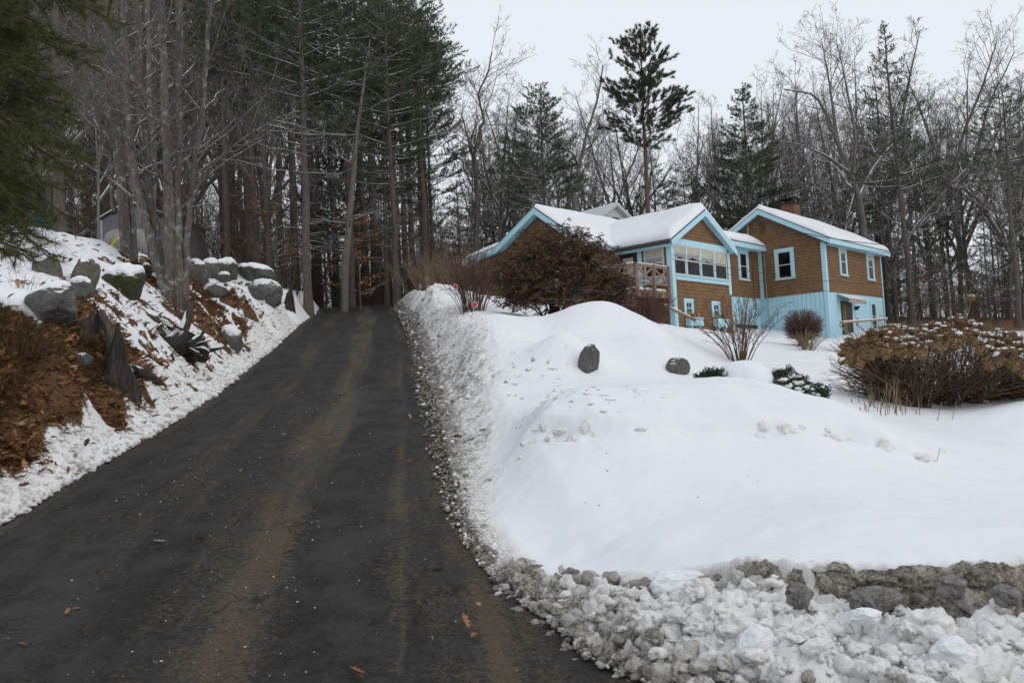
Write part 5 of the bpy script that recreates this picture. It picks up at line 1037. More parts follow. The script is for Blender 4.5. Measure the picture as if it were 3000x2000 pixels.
for q, r0 in ((((282, 866), (312, 862), (345, 872), (378, 894)), 20), (((258, 862), (244, 868), (230, 878)), 16), (((275, 872), (300, 885), (330, 892)), 12), (((290, 860), (318, 862), (350, 888)), 10)):
    ridged(m, [hits(*z_) + [0, 0, r0 * k * (.35 - .25 * i_ / len(q))] for i_, z_ in enumerate(q)], [r0 * k, r0 * .8 * k, r0 * .55 * k, 3 * k], int(r0), 11.2, n=14, m=18, ridge=.35)
tag(m.build('tree_stump', M_ROT, None, True, origin=at(268, 886, DS)), 'dark splintered stump rising to a sharp spike with spreading roots', 'stump', 'old stumps on the left bank')
DS = hits(412, 812)[1] + .15; k = DS / 1898; m = MB(); ridged(m, A_(DS, (405, 812), (418, 790), (430, 760)), [38 * k, 44 * k, 26 * k], 7, 17, ridge=.5)
for q, r0 in ((((400, 800), (375, 775), (362, 752), (372, 742)), 8), (((380, 800), (362, 806), (350, 800)), 7), (((440, 806), (462, 800), (480, 808)), 8), (((410, 790), (398, 760), (385, 748)), 6), (((430, 800), (452, 810), (462, 818)), 8), (((445, 780), (462, 770), (470, 760)), 5)):
    ridged(m, [at(z_[0], z_[1], DS - .25 + .18 * math.sin(i_ * 2 + r0)) for i_, z_ in enumerate(q)], [r0 * k, r0 * .85 * k, r0 * .6 * k, 2 * k], int(r0) + 40, 16.9, n=12, m=16, ridge=.5)
rj = np.random.default_rng(19)
for q in range(12):
    bx_, by_ = rj.uniform(366, 452), rj.uniform(775, 812); tx_, ty_ = bx_ + rj.normal(0, 26), by_ - rj.uniform(8, 46) ; ridged(m, [at(bx_, by_, DS - .2), at((bx_ + tx_) / 2 + rj.normal(0, 6), (by_ + ty_) / 2, DS - .26), at(tx_, ty_, DS - .2 + rj.normal(0, .1))], [rj.uniform(4, 8) * k, rj.uniform(3, 6) * k, 1.2 * k], 60 + q, 16.9, n=10, m=10, ridge=.6)
us = tag(m.build('uprooted_stump', M_ROT, None, True, origin=at(405, 812, DS)), 'black tangled roots of an uprooted stump with a sawn stub standing up', 'stump', 'old stumps on the left bank')
m = MB(); ridged(m, A_(DS, (408, 778), (424, 750), (434, 718), (436, 692)), [12 * k, 11 * k, 10 * k, 10 * k], 9, 17, ridge=.15); m.build('stub', M_OLDWOOD, us, True)
m = MB(); ridged(m, A_(DS - .06, (396, 778), (412, 762), (424, 736), (428, 712)), [7 * k, 8 * k, 6 * k, 2 * k], 10, 17, ridge=.2); m.build('snow_cap', M_SN, us, True)
DS = hits(662, 712)[1] + .1; k = DS / 1898; m = MB(); ridged(m, A_(DS, (662, 714), (664, 695), (667, 675), (668, 664)), [13 * k, 9 * k, 6 * k, 2 * k], 12, 30, ridge=.4); ridged(m, A_(DS, (660, 708), (652, 700), (648, 704)), [6 * k, 4 * k, 2 * k], 13, 30, m=8, n=10); tag(m.build('tree_stump', M_ROT, None, True, origin=at(662, 714, DS)), 'small dark jagged stump near the driveway crest', 'stump', 'old stumps on the left bank')
m = MB(); q = at(1543, 786, 22); box(m, q - [.16, .12, .35], q + [.16, .12, .11]); tag(m.build('wooden_block', M_OLDWOOD, None, origin=q - [0, 0, .35]), 'short brown wooden post end showing above the snow in front of the porch', 'post')

# ------------------------------------------------------------------ shed, tank, tarp
S0 = at(228, 560, 38); SZ = hz(S0[0], S0[1]); sh = thing('garden_shed', 'grey panelled garden shed with a low gable behind the maple stems', 'shed', (at(285, 560, 37)[0], 37, SZ - .1), math.radians(-10))
M_SHED = mat_blue('grey_panel', True)
for nd in M_SHED.node_tree.nodes:
    if nd.type == 'VALTORGB' and nd.color_ramp.elements[0].color[2] > .5:
        for e_, c_ in zip(nd.color_ramp.elements, ((0.11, .11, .118), (.15, .15, .162))): e_.color = (*c_, 1)
for nd in M_SHED.node_tree.nodes:
    if nd.type == 'MIX': nd.inputs['B'].default_value = (.09, .09, .095, 1)
tz = at(225, 503, 37)[2] - (SZ - .1)
m = MB(); prism(m, [(-1.15, 0, 0), (1.7, 0, 0), (1.7, 0, tz), (.3, 0, tz + .62), (-1.15, 0, tz)], (0, 4, 0)); m.build('wall', M_SHED, sh, local=True)
m = MB(); prism(m, [(-1.3, -.12, tz - .07), (.3, -.12, tz + .63), (.3, -.12, tz + .71), (-1.3, -.12, tz + .01)], (0, 4.3, 0)); prism(m, [(.301, -.12, tz + .63), (1.85, -.12, tz - .06), (1.85, -.12, tz + .02), (.301, -.12, tz + .71)], (0, 4.3, 0)); rf = m.build('roof', M_DKROOF, sh, local=True)
m = MB(); prism(m, [(-1.3, -.1, tz + .014), (.3, -.1, tz + .714), (.3, -.1, tz + .76), (-1.3, -.1, tz + .06)], (0, 4.25, 0)); m.build('roof_snow', M_SN, rf, local=True)
m = MB(); box(m, (-1.185, 2.0, tz - 1.05), (-1.151, 2.9, tz - .25)); wd = m.build('window', M_BLACK, sh, local=True); m = MB(); [box(m, (-1.195, 2.06 + .42 * i, tz - 1.0 + .37 * j), (-1.186, 2.42 + .42 * i, tz - .68 + .37 * j)) for i in (0, 1) for j in (0, 1)]; m.build('pane', M_GL, wd, local=True)
m = MB(); box(m, (-1.17, -.02, 0), (-1.05, -.001, tz)); m.build('corner_trim', M_GREYMETAL, sh, local=True)
tc_ = at(296, 578, 31); tk = thing('fuel_tank', 'pale round-ended fuel tank half hidden behind the maple stems', 'tank', (tc_[0], tc_[1], hz(tc_[0], tc_[1])), math.radians(12))
v, f = icosphere(4); rr = .46; L_ = .4; p = v * rr; p[:, 0] += np.sign(v[:, 0]) * L_; dz = max(.6, tc_[2] - hz(tc_[0], tc_[1])); m = MB(); m.add(p + [0, 0, dz], f); m.build('tank_body', simple('weathered_tank_paint', (.2, .205, .185), .5, .3, 2.5, bump=.1), tk, True, local=True)
for sx in (-.4, .4): m = MB(); box(m, (sx - .1, -.45, -.2), (sx + .1, .45, dz - .45)); m.build('leg', M_GREYMETAL, tk, local=True)
m = MB(); tube(m, [at(252, 592, 30.2), at(253, 575, 30.1), at(258, 560, 30), at(266, 550, 30), at(276, 546, 30.2)], .05, 8); tag(m.build('yellow_hose', simple('yellow_plastic', (.36, .33, .05), .5), None, True, origin=at(252, 592, 30.2)), 'yellow curved hose arching up beside the pale tank', 'hose')
q = at(30, 540, 33); m = MB(); z0 = hz(q[0], q[1]); tw_ = at(30, 488, 33)[2] - z0
n_ = 24; s, t = np.meshgrid(np.linspace(-1, 1, n_), np.linspace(-1, 1, n_)); h_ = tw_ * (1 - .35 * np.abs(t) ** 1.5 - .12 * s ** 2) + .05 * fbm(s * 3, t * 3, oct=3, seed=4); h_ = np.where((np.abs(s) > .97) | (np.abs(t) > .97), -.2, h_)
m.add(np.stack([q[0] + s * 1.25, q[1] + t * 1.5, z0 + h_], -1).reshape(-1, 3), grid_faces(n_, n_)); tag(m.build('tarp', simple('teal_tarp', (.02, .075, .075), .5, .3, 2), None, True, origin=(q[0], q[1], z0)), 'dark teal tarp draped over a pile behind the near pine boughs', 'tarp')

# ------------------------------------------------------------------ driveway markers
M_RED = simple('red_reflector', (.45, .012, .02), .25, .1, spec=.6); M_ROD = simple('pale_rod', (.5, .5, .48), .5)
for (tx, ty, bx, by, d, lab) in ((966, 656, 962, 676, 37, 'round red reflector tilted on a short rod, leftmost of the markers'), (981, 639, 980, 676, 35, 'round red reflector on the tallest-standing rod by the driveway crest'), (1046, 658, 1045, 698, 21.5, 'round red reflector on an upright rod atop the snow shoulder'), (1090, 700, 1074, 752, 16.8, 'nearest red reflector on a rod leaning right, before the brown bush')):
    a, b = at(tx, ty, d), at(bx, by + 14, d); mk = thing('driveway_marker', lab, 'driveway marker', b, 0, 'reflector markers along the driveway'); m = MB(); tube(m, [b, a], .007 if d < 30 else .011, 6); m.build('rod', M_ROD, mk)
    ax = unit(a - b); r_ = .062 if d < 20 else .07; ang = np.linspace(0, 2 * PI, 25)[:-1]
    for nm, rr, y0, y1, mt in (('reflector', r_ * .84, -.022, .012, M_RED), ('rim', r_, -.012, .014, M_WHITE)):
        m = MB(); c = a + np.array([0, 0, 0.0]); prism(m, [c + np.array([math.cos(t) * rr, y0, math.sin(t) * rr]) for t in ang], (0, y1 - y0, 0)); m.build(nm, mt, mk)

# ------------------------------------------------------------------ shrubs
def mat_leaf(name, cols, rough=0.6):
    t = NT(name); g = t.n('ShaderNodeNewGeometry'); rp = g.outputs['Random Per Island']; v = t.coords('Object'); x = t.math('ADD', t.math('MULTIPLY', rp, .7), t.math('MULTIPLY', t.noise(v, 1.6, 3), .3))
    n = len(cols); return t.done(t.ramp(x, [(0.1 + .8 * k / (n - 1), c) for k, c in enumerate(cols)]), rough, None, .25)
M_RUST = mat_leaf('rusty_leaves', [(.045, .03, .016), (.075, .042, .022), (.12, .058, .03), (.075, .055, .025), (.17, .085, .046)]); M_OAKLF = mat_leaf('dead_oak_leaves', [(.07, .033, .016), (.16, .073, .032), (.27, .13, .06), (.38, .23, .125)], .7)
M_BEECH = mat_leaf('beech_leaves', [(.13, .055, .022), (.22, .085, .032), (.27, .12, .05)]); M_EVG = mat_leaf('evergreen_leaves', [(.012, .02, .01), (.03, .045, .02), (.05, .065, .03)])
TW_BR = mat_bark('brown_stems', (.07, .043, .033), (.16, .10, .075), 0, None, (4, 4, 4)); TW_TAN = mat_bark('tan_stems', (.13, .095, .06), (.27, .205, .14), 0, None, (4, 4, 4)); TW_DK = mat_bark('dark_stems', (.025, .018, .014), (.07, .05, .04), 0, (.5, .8), (4, 4, 4), .6)
def leaf_quads(mb, P, D, L, W, r, fold=0.25, mat=0):
    """pointed leaves: base P, direction D"""
    k = len(P); d = D / (np.linalg.norm(D, axis=1, keepdims=True) + 1e-9); s = np.cross(d, r.normal(0, 1, (k, 3))); s /= np.linalg.norm(s, axis=1, keepdims=True) + 1e-9; n = np.cross(s, d)
    l = (L * (.7 + .6 * r.random(k)))[:, None]; w = l / L * W / 2; m1 = P + d * l * .45
    V = np.stack([P, m1 + s * w + n * w * fold, P + d * l + n * w * fold * -1.2, m1 - s * w + n * w * fold], 1).reshape(-1, 3); i = np.arange(k)[:, None] * 4
    mb.add(V, np.concatenate([i + [0, 1, 2], i + [0, 2, 3]], 1).reshape(-1, 3), mat)
def fan_shrub(name, label, px, d, hpx, wpx, n, mat, seed, py=None, rad=.012, kids=(6, 4), arch=.0, basew=.2, cat='shrub', group=None, rmin=.004, outward=1.0, jitter=.25, topcut=None):
    r = np.random.default_rng(seed); g = gpt(px, 700 if py is None else py, d); k = d / 1898.0; H, Wd = hpx * k, wpx * k / 2; tw = Twigs(); m = MB()
    for q in range(n):
        a = r.random() * 6.283; rho = math.sqrt(r.random()); b = g + np.array([math.cos(a) * basew * rho, math.sin(a) * basew * rho, -.12]); tip = np.array([math.cos(a) * Wd * rho * outward, math.sin(a) * Wd * rho * outward, H * (1 - .35 * rho * rho) * (1 - jitter * r.random())])
        s = np.linspace(0, 1, 9)[:, None]; P = b + (tip + [0, 0, .12]) * s; P[:, :2] += (tip[:2] * (s ** 1.6 - s)); P[:, 2] += arch * H * (np.sin(s[:, 0] * PI)) * rho; P[1:] += np.cumsum(r.normal(0, .008, (8, 3)), 0) * (H ** .5)
        rr = rad * (.7 + .6 * r.random()); tw.add(P, np.linspace(rr, rmin * .8, 9), 4); spread(r, tw, P, rr, H * .75, kids, .12, .06, rmin, .3, None, (.3, .75))
    tw.flush(m); o = m.build(name, mat, None, False, origin=g); return tag(o, label, cat, group)
def dome_points(r, n, c, rx, ry, rz, shell=.55, zmin=-.6, seed=0, lump=.22):
    out = []
    while len(out) < n:
        v = unit(r.normal(0, 1, 3)); 
        if v[2] < zmin: continue
        u = (shell + (1 - shell) * r.random()) * (1 + lump * float(fbm([v[0] * 2.2 + seed], [v[1] * 2.2], [v[2] * 2.2 + .3], oct=3, seed=seed)[0])); out.append(c + v * [rx, ry, rz] * u)
    return np.array(out)
# the big rusty bush in front of the house
r = np.random.default_rng(51); d = 20.0; g = gpt(1275, 740, d); c = at(1288, 640, d); k = d / 1898; rb = thing('rusty_bush', 'big rounded bush of drooping rusty brown leaves in front of the house gable', 'bush', g)
tw = Twigs(); m = MB(); mL = MB(); tips = dome_points(r, 2300, c, 160 * k, 140 * k, 130 * k, .35, -.62, 3, .16); tips = np.concatenate([tips, dome_points(r, 260, at(1410, 672, d), 62 * k, 60 * k, 60 * k, .3, -.8, 4), dome_points(r, 200, at(1170, 655, d), 60 * k, 60 * k, 70 * k, .3, -.8, 5)])
stems = []
for q in range(26):
    tip = tips[int(r.integers(len(tips)))]; b = g + np.array([r.normal(0, .16), r.normal(0, .16), -.15]); s = np.linspace(0, 1, 9)[:, None]; P = b * (1 - s) + tip * s; P[:, :2] += ((tip - b)[:2] * (s ** 1.5 - s)) * .7; P[1:] += np.cumsum(r.normal(0, .02, (8, 3)), 0); stems.append(P); tw.add(P, np.linspace(.034, .008, 9), 5)
SP_ = np.concatenate(stems)
for tp in tips:
    dd = np.linalg.norm(SP_ - tp, axis=1) + np.where(SP_[:, 2] > tp[2] + .1, 1.0, 0); i = int(np.argmin(dd)); s = np.linspace(0, 1, 4)[:, None]; P = SP_[i] * (1 - s) + tp * s; P[1:3] += r.normal(0, .03, (2, 3)); tw.add(P, np.linspace(.008, .003, 4), 3)
n7 = 8; P7 = np.repeat(tips, n7, 0) + r.normal(0, .022, (len(tips) * n7, 3)); az = r.random(len(P7)) * 6.283; D7 = np.stack([np.cos(az), np.sin(az), -.9 + 1.7 * r.random(len(P7))], 1); leaf_quads(mL, P7, D7, .105, .028, r)
tw.flush(m); m.build('stems', TW_DK, rb); mL.build('leaves', M_RUST, rb)
fan_shrub('bare_shrub', 'fine twiggy brown shrub left of the rusty bush, low boughs trailing on the snow', 1085, 23, 150, 130, 60, TW_BR, 52, 706, .012, (7, 5), basew=.35)
fan_shrub('bare_shrub', 'tan upright brush beyond the reflector markers', 985, 40, 100, 110, 70, TW_TAN, 53, 690, .012, (5, 4), basew=1.2, outward=.9)
fan_shrub('bare_shrub', 'tan brush against the left end of the house', 1060, 34, 120, 110, 60, TW_TAN, 54, 690, .012, (5, 4), basew=1.0)
fan_shrub('bare_shrub', 'reddish brown twiggy shrub beside the stairs under the deck', 1480, 21, 115, 100, 70, TW_BR, 55, 775, .011, (7, 5), basew=.3)
fan_shrub('bare_shrub', 'open bare shrub of dark upright stems in front of the blue basement wall', 1702, 16.5, 165, 200, 26, TW_BR, 56, 848, .014, (5, 4), basew=.16, jitter=.2)
for k_, (px, d, hp, wp_, sd, lab) in enumerate(((720, 52, 38, 90, 57, 'reddish dry brush left of the driveway end'), (800, 56, 34, 110, 58, 'reddish dry brush straight beyond the driveway end'), (870, 54, 42, 80, 59, 'reddish dry brush right of the driveway end'))):
    fan_shrub('dry_brush', lab, px, d, hp, wp_, 42, mat_bark('russet_stems', (.075, .042, .031), (.17, .105, .08), 0, None) if k_ == 0 else bpy.data.materials['russet_stems'], sd, 690, .014, (4, 3), basew=1.2, group='dry brush at the driveway end')
# clipped round bush
r = np.random.default_rng(61); d = 25.0; k = d / 1898; g = gpt(1843, 806, d); c = at(1845, 748, d); m = MB(); tw = Twigs()
for tp in dome_points(r, 900, c, 46 * k, 46 * k, 41 * k, .8, -.75, 6, .08):
    b = g + np.array([r.normal(0, .05), r.normal(0, .05), 0]); mid = b * .25 + (c - [0, 0, .25]) * .75 + r.normal(0, .06, 3); s = np.linspace(0, 1, 6)[:, None]; P = b * (1 - s) ** 2 + 2 * mid * s * (1 - s) + tp * s * s; P[2:] += r.normal(0, .02, (4, 3)); tw.add(P, np.linspace(.007, .0035, 6), 3)
    for _ in range(4): p, dv = pt_on(P, .5 + .5 * r.random()); Q = curve(r, p, side_dir(r, dv, .6), .14, 3, .1); tw.add(Q, np.array([.004, .003, .002]), 3)
tw.flush(m); tag(m.build('round_bush', mat_bark('reddish_bush_twigs', (.07, .04, .034), (.16, .09, .075), 0, None, (4, 4, 4)), None, origin=g), 'neatly rounded bare bush with reddish twigs at the blue corner of the house', 'bush')
fan_shrub('dry_grass_clump', 'clump of pale tan grass under the rounded bush', 1856, 23.5, 46, 70, 70, TW_TAN, 62, 832, .006, (3,), basew=.15, cat='grass clump')
# hydrangea
r = np.random.default_rng(71); d = 14.6; k = d / 1898; hy = thing('hydrangea', 'wide hydrangea with snow-dusted tan flower heads on the right', 'bush', gpt(2150, 935, d)); m = MB(); tw = Twigs()
heads = []; hu = []; hx = []
M_HEAD = NT('dried_flower_heads'); v_ = M_HEAD.coords('Object'); n_ = M_HEAD.noise(v_, 30, 4, .7); cc = M_HEAD.ramp(n_, [(.3, (.14, .085, .045)), (.55, (.35, .235, .13)), (.75, (.50, .37, .225))]); M_HEAD = M_HEAD.done(cc, .9, M_HEAD.bump(n_, .8, .02), .1)
def ridge_y(x): return np.interp(x, [1925, 1950, 1990, 2040, 2090, 2130, 2170, 2210, 2250, 2280, 2320, 2360, 2420, 2480], [800, 775, 756, 744, 750, 742, 730, 728, 742, 764, 756, 784, 812, 850])
for q in range(430):
    px = r.uniform(1932, 2450); u = r.random() ** 1.25; py = ridge_y(px) + 8 + 14 * float(fbm([px * .03], [3.0], oct=2, seed=3)[0]) + u * (62 if px < 2260 else 78); dd = d - 1.35 * u + 1.1 * (r.random() - .35) * (1 - u); heads.append(at(px, py, dd)); hu.append(u); hx.append(px)
heads = np.array(heads); bases = [gpt(x, 935, dd) for x, dd in ((2050, 14.7), (2085, 14.9), (2120, 14.5), (2150, 14.9), (2185, 14.6), (2215, 15.0), (2245, 14.6), (2275, 14.9), (2320, 14.7), (2105, 14.2))]
for tp in np.concatenate([heads, at(1, 1, 1)[None] * 0 + np.array([at(r.uniform(1900, 2420), r.uniform(790, 905), d + r.normal(0, .7)) for _ in range(380)])]):
    b = min(bases, key=lambda q: abs(q[0] - tp[0]) + .4 * r.random()) + np.array([r.normal(0, .06), r.normal(0, .06), -.1]); s = np.linspace(0, 1, 9)[:, None]; P = b * (1 - s) + tp * s; P[:, :2] += (tp - b)[:2] * (s ** 1.35 - s) * 1.0; P[1:-1] += r.normal(0, .012, (7, 3)); tw.add(P, np.linspace(.011, .004, 9), 4)
    for _ in range(5): p, dv = pt_on(P, .3 + .65 * r.random()); Q = curve(r, p, side_dir(r, dv, .4 + .5 * r.random()), .25 + .3 * r.random(), 4, .12, .02); tw.add(Q, np.linspace(.005, .0025, 4), 3)
tw.flush(m); m.build('stems', mat_bark('hydrangea_stems', (.10, .066, .046), (.21, .145, .10), 0, None, (4, 4, 4)), hy)
def head_mesh(r, s, cap=1.0):
    m = MB(); v, f = icosphere(2); m.add(v * s * .8 * (1 + .12 * r.normal(size=(len(v), 1))) * [1, 1, .8], f); n = 110; z = r.normal(0, 1, (n, 3)); z /= np.linalg.norm(z, axis=1)[:, None]; z = z[z[:, 2] < .75 if cap else z[:, 2] < 2]; leaf_quads(m, z * s * .72 * [1, 1, .8], z + r.normal(0, .5, z.shape), s * .5, s * .5, r, .4)
    if cap: q = v * [s * .85 * cap, s * .8 * cap, s * .5] * (1 + .42 * fbm(v[:, 0] * 1.6, v[:, 1] * 1.6, v[:, 2] * 1.6, oct=3, seed=int(s * 900)))[:, None]; m.add(q + [r.normal(0, .2 * s), r.normal(0, .2 * s), s * .40], f, 1)
    return m
hm = [head_mesh(r, s, c_).mesh('flower_head', [M_HEAD, M_SN], False) for s, c_ in ((.064, .85), (.07, 1.0), (.058, .6), (.066, 0), (.06, 0), (.062, 0))]
order = np.argsort(heads[:, 1]); org = np.array(hy['_org'])
for i in order[:100]:
    o = bpy.data.objects.new('flower_head', hm[int(r.integers(3)) if (hu[i] < .75 and r.random() < np.interp(hx[i], [1950, 2040, 2120, 2250, 2400], [.1, .5, .95, .9, .7])) else 3 + int(r.integers(3))]); C.objects.link(o); o.parent = hy; o.location = [float(t) for t in heads[i] - org]; o.rotation_euler = (r.normal(0, .35), r.normal(0, .35), r.random() * 6.28); s = .8 + .45 * r.random(); o.scale = (s, s, s)
m = MB()
for i in order[100:]:
    hmm = head_mesh(r, .064, float(r.choice([0, .8, 1.0])) if (hu[i] < .7 and 2030 < hx[i]) else 0); hv = hmm.verts() + heads[i]; m.add(hv, []); 
    for F in hmm.f3: m.f3.append(F + m.n - len(hv))
    m.m3 += hmm.m3
struct(m.build('flower_heads', [M_HEAD, M_SN], hy), 'stuff')
m = MB(); a, b = at(2231, 684, 14.8), at(2200, 800, 14.8); tube(m, [b, (a + b) / 2 + [.03, 0, 0], a], .006, 5); m.build('tall_stem', TW_TAN, hy); o = bpy.data.objects.new('flower_head', hm[1]); C.objects.link(o); o.parent = hy; o.location = [float(t) for t in a - org]
# dry perennial stalks
r = np.random.default_rng(81); g = gpt(2040, 935, 13); ds = thing('dry_stalks', 'cluster of cut tan stalks sticking out of the snow before the hydrangea', 'dead stalks', g)
for q in range(46):
    px = 2035 + r.normal(0, 38); d = 12.4 + 1.2 * r.random(); b = gpt(px, 935, d, .05); h_ = (.12 + .48 * r.random() ** 1.3) * math.exp(-((px - 2050) / 60) ** 2) + .08; tip = b + np.array([r.normal(0, .06), r.normal(0, .06), h_]); P = np.array([b, b * .5 + tip * .5 + [r.normal(0, .01), 0, 0], tip]); m = MB(); tube(m, P, np.array([.0065, .0055, .004]), 5)
    if r.random() < .4: tube(m, [P[1], P[1] + [r.normal(0, .04), 0, .08]], .003, 4)
    m.build('stalk', TW_TAN, ds)
for px, d, lab in ((2150, 12.2, 'two lone dry stalks right of the stalk cluster'), (2142, 8.3, 'single thin dry stem in the smooth snow near the right edge')):
    m = MB(); g = gpt(px, 960, d, .05)
    for q in range(2 if d > 10 else 1): tube(m, [g + [q * .22, 0, 0], g + [q * .22 + .05, 0, .16], g + [q * .22 + .1, 0, .32 if d > 10 else .12]], .005 if d > 10 else .003, 5)
    tag(m.build('dry_weed', TW_TAN, None, origin=g), lab, 'dead stalk')
# low evergreen under snow
r = np.random.default_rng(91); d = 12.2; k = d / 1898; c = at(1714, 880, d); es = thing('evergreen_shrub', 'low dark evergreen shrub bowed under a smooth dome of snow', 'shrub', c - [0, 0, .3]); v, f = icosphere(5); p = v * [62 * k, 62 * k, 47 * k] * (1 + .07 * fbm(v[:, 0] * 2, v[:, 1] * 2, v[:, 2] * 2, oct=3, seed=3))[:, None]; m = MB(); m.add(p + at(1712, 874, d), f); m.build('snow_cap', M_SN, es, True)
mL = MB(); tw = Twigs(); mt = MB(); T = np.concatenate([dome_points(r, 260, at(1638, 872, d), 42 * k, 44 * k, 27 * k, .3, -.3, 7), dome_points(r, 420, at(1800, 884, d + .1), 50 * k, 64 * k, 38 * k, .5, -.2, 8), dome_points(r, 420, at(1852, 912, d - .1), 50 * k, 64 * k, 40 * k, .5, -.2, 9)])
for tp in T[::4]: b = c + [r.normal(0, .15), r.normal(0, .1), -.2]; tw.add(np.array([b, b * .4 + tp * .6 + [0, 0, .05], tp]), np.array([.006, .005, .003]), 3)
tw.flush(mt); mt.build('stems', TW_DK, es); n9 = 12; P9 = np.repeat(T, n9, 0) + r.normal(0, .018, (len(T) * n9, 3)); D9 = r.normal(0, 1, P9.shape) + [0, 0, .35]; leaf_quads(mL, P9, D9, .05, .016, r); mL.build('leaves', M_EVG, es)
ms = MB(); v2, f2 = icosphere(2)
for tp in T[(T[:, 0] > c[0] + .25)][::7]: s = .018 + .035 * r.random(); ms.add(v2 * [s * 1.5, s * 1.3, s * .7] * (1 + .2 * r.normal(size=(len(v2), 1))) + tp + [0, 0, .02], f2)
struct(ms.build('snow_flecks', M_SN, es, True), 'stuff')
# beech saplings holding orange leaves
for px, d, top, nl, sd, lab in ((828, 41, 470, 800, 95, 'beech sapling holding layers of orange leaves beside the pine trunks'), (628, 40, 330, 520, 96, 'beech sapling with sparse orange leaves left of the thick pines'), (2150, 47, 590, 260, 97, 'small brown-leaved sapling right of the house'), (1010, 52, 560, 240, 98, 'brown-leaved sapling at the edge of the woods by the house')):
    r = np.random.default_rng(sd); g = gpt(px, 690, d); H = at(px, top, d)[2] - g[2]; bs = thing('beech_sapling', lab, 'tree', g, 0, 'leafy saplings'); m = MB(); mL = MB(); tw = Twigs(); P = curve(r, g - [0, 0, .2], [0, 0, 1], H + .2, 10, .05); tw.add(P, np.linspace(.05, .012, 10), 6); LP = []
    for q in range(26):
        t = .12 + .86 * r.random(); p, dv = pt_on(P, t); az = r.random() * 6.28; Q = curve(r, p, [math.cos(az), math.sin(az), .25], (1.2 - .7 * t) * H * .38, 7, .1, -.01); tw.add(Q, np.linspace(.014, .005, 7), 3)
        for _ in range(nl // 26): a, dv = pt_on(Q, .2 + .8 * r.random()); LP.append(a + r.normal(0, .12, 3) * [1, 1, .35])
    tw.flush(m); LP = np.array(LP); m.build('trunk', TW, bs); D = r.normal(0, 1, LP.shape) * [1, 1, .5] - [0, 0, .5]; leaf_quads(mL, LP, D, .14, .075, r); mL.build('leaves', M_BEECH, bs)
# dry weeds on the bank
for px, py, d, n, hp, sd, lab in ((30, 770, 10.4, 22, 95, 1, 'thin dry weed stems at the left picture edge above the leaf bank'), (95, 770, 10.6, 16, 85, 2, 'thin dry weed stems in front of the big dark boulder'), (235, 705, 14.2, 16, 60, 3, 'russet weed stems beside the leaning slab rock'), (45, 650, 13.4, 18, 40, 4, 'dark dry weed tuft in the snow at the left'), (340, 770, 15.0, 14, 60, 5, 'sparse weed stems in the snow below the maples')):
    fan_shrub('dry_weeds', lab, px, d, hp, 60, n, TW_BR, 300 + sd, py, .004, (2,), basew=.28, cat='weeds', group='dry weeds on the left bank', rmin=.0018, outward=1.3, jitter=.6)

# ------------------------------------------------------------------ near pine at the left edge
r = np.random.default_rng(111); tb = at(-420, 700, 7.4); g = np.array([tb[0], tb[1], hz(tb[0], tb[1])]); npn = thing('near_pine', 'near pine whose long-needled boughs hang into the left of the picture', 'tree', g); m = MB(); mN = MB(); tw = Twigs(); TP, TD = [], []
trunk = np.array([g - [0, 0, .3], g + [0, 0, 3], g + [.05, .05, 6], g + [.0, .05, 10]]); tube(m, np.array([pt_on(trunk, t)[0] for t in np.linspace(0, 1, 12)]), np.linspace(.2, .07, 12), 12)
for tip, d, z, sag_ in (((258, 46), 6.6, -60, .2), ((214, 22), 6.9, -160, .1), ((190, 140), 6.4, 60, .15), ((150, 96), 6.2, 30, .1), ((178, 352), 6.6, 200, .25), ((120, 205), 6.2, 120, .2), ((165, 392), 6.9, 260, .25), ((140, 490), 6.5, 330, .3), ((96, 60), 6.0, -40, .1), ((60, 300), 6.1, 200, .15), ((100, 420), 6.2, 300, .2), ((70, 500), 6.3, 380, .25), ((112, 590), 6.1, 400, .3), ((40, 585), 5.9, 420, .3), ((30, 430), 6.3, 320, .2), ((20, 130), 6.1, 40, .1), ((150, 270), 6.9, 130, .2), ((40, 30), 6.3, -100, .1), ((20, 250), 6.6, 130, .2), ((110, -30), 6.6, -200, .1), ((180, -60), 6.8, -230, .1), ((60, 545), 6.4, 390, .3)) + tuple(((float(r.uniform(-20, np.interp(yy_, [-100, 60, 200, 330, 400, 600], [230, 210, 130, 150, 150, 100]))), yy_), float(r.uniform(5.9, 7.2)), yy_ * .8 - 60, .2) for yy_ in np.linspace(-90, 595, 24)):
    T = at(tip[0], tip[1], d); b = at(-420, z - 60, 7.4); s = np.linspace(0, 1, 12)[:, None]; P = b * (1 - s) + T * s; P[:, 2] += (np.sin(s[:, 0] * PI) * sag_ - .12 * s[:, 0] ** 3 * 0); P[1:-1] += r.normal(0, .015, (10, 3)); tw.add(P, np.linspace(.024, .006, 12), 6)
    for q in range(30):
        t = .42 + .58 * (q + r.random()) / 30; p, dv = pt_on(P, min(t, .999)); side = unit(np.cross(dv, [0, 0, 1.0])) * (1 if q % 2 else -1); Q = curve(r, p, unit(dv * .8 + side * .7 + np.array([0, 0, r.normal(.0, .35)])), .16 + .38 * (1.05 - t) * (1 + r.random()), 5, .1, .02); tw.add(Q, np.linspace(.006, .0035, 5), 4)
        for u in (.55, .7, .85, 1.0): a, dv2 = pt_on(Q, min(u, .999)); TP.append(a); TD.append(dv2 * .8)
    TP.append(T); TD.append(unit(P[-1] - P[-2]))
tw.flush(m); m.build('trunk', BK_BARE, npn, True); blades(mN, np.array(TP), np.array(TD), .12, .0036, r, .5, 17); mN.build('crown', ND_NEAR, npn)
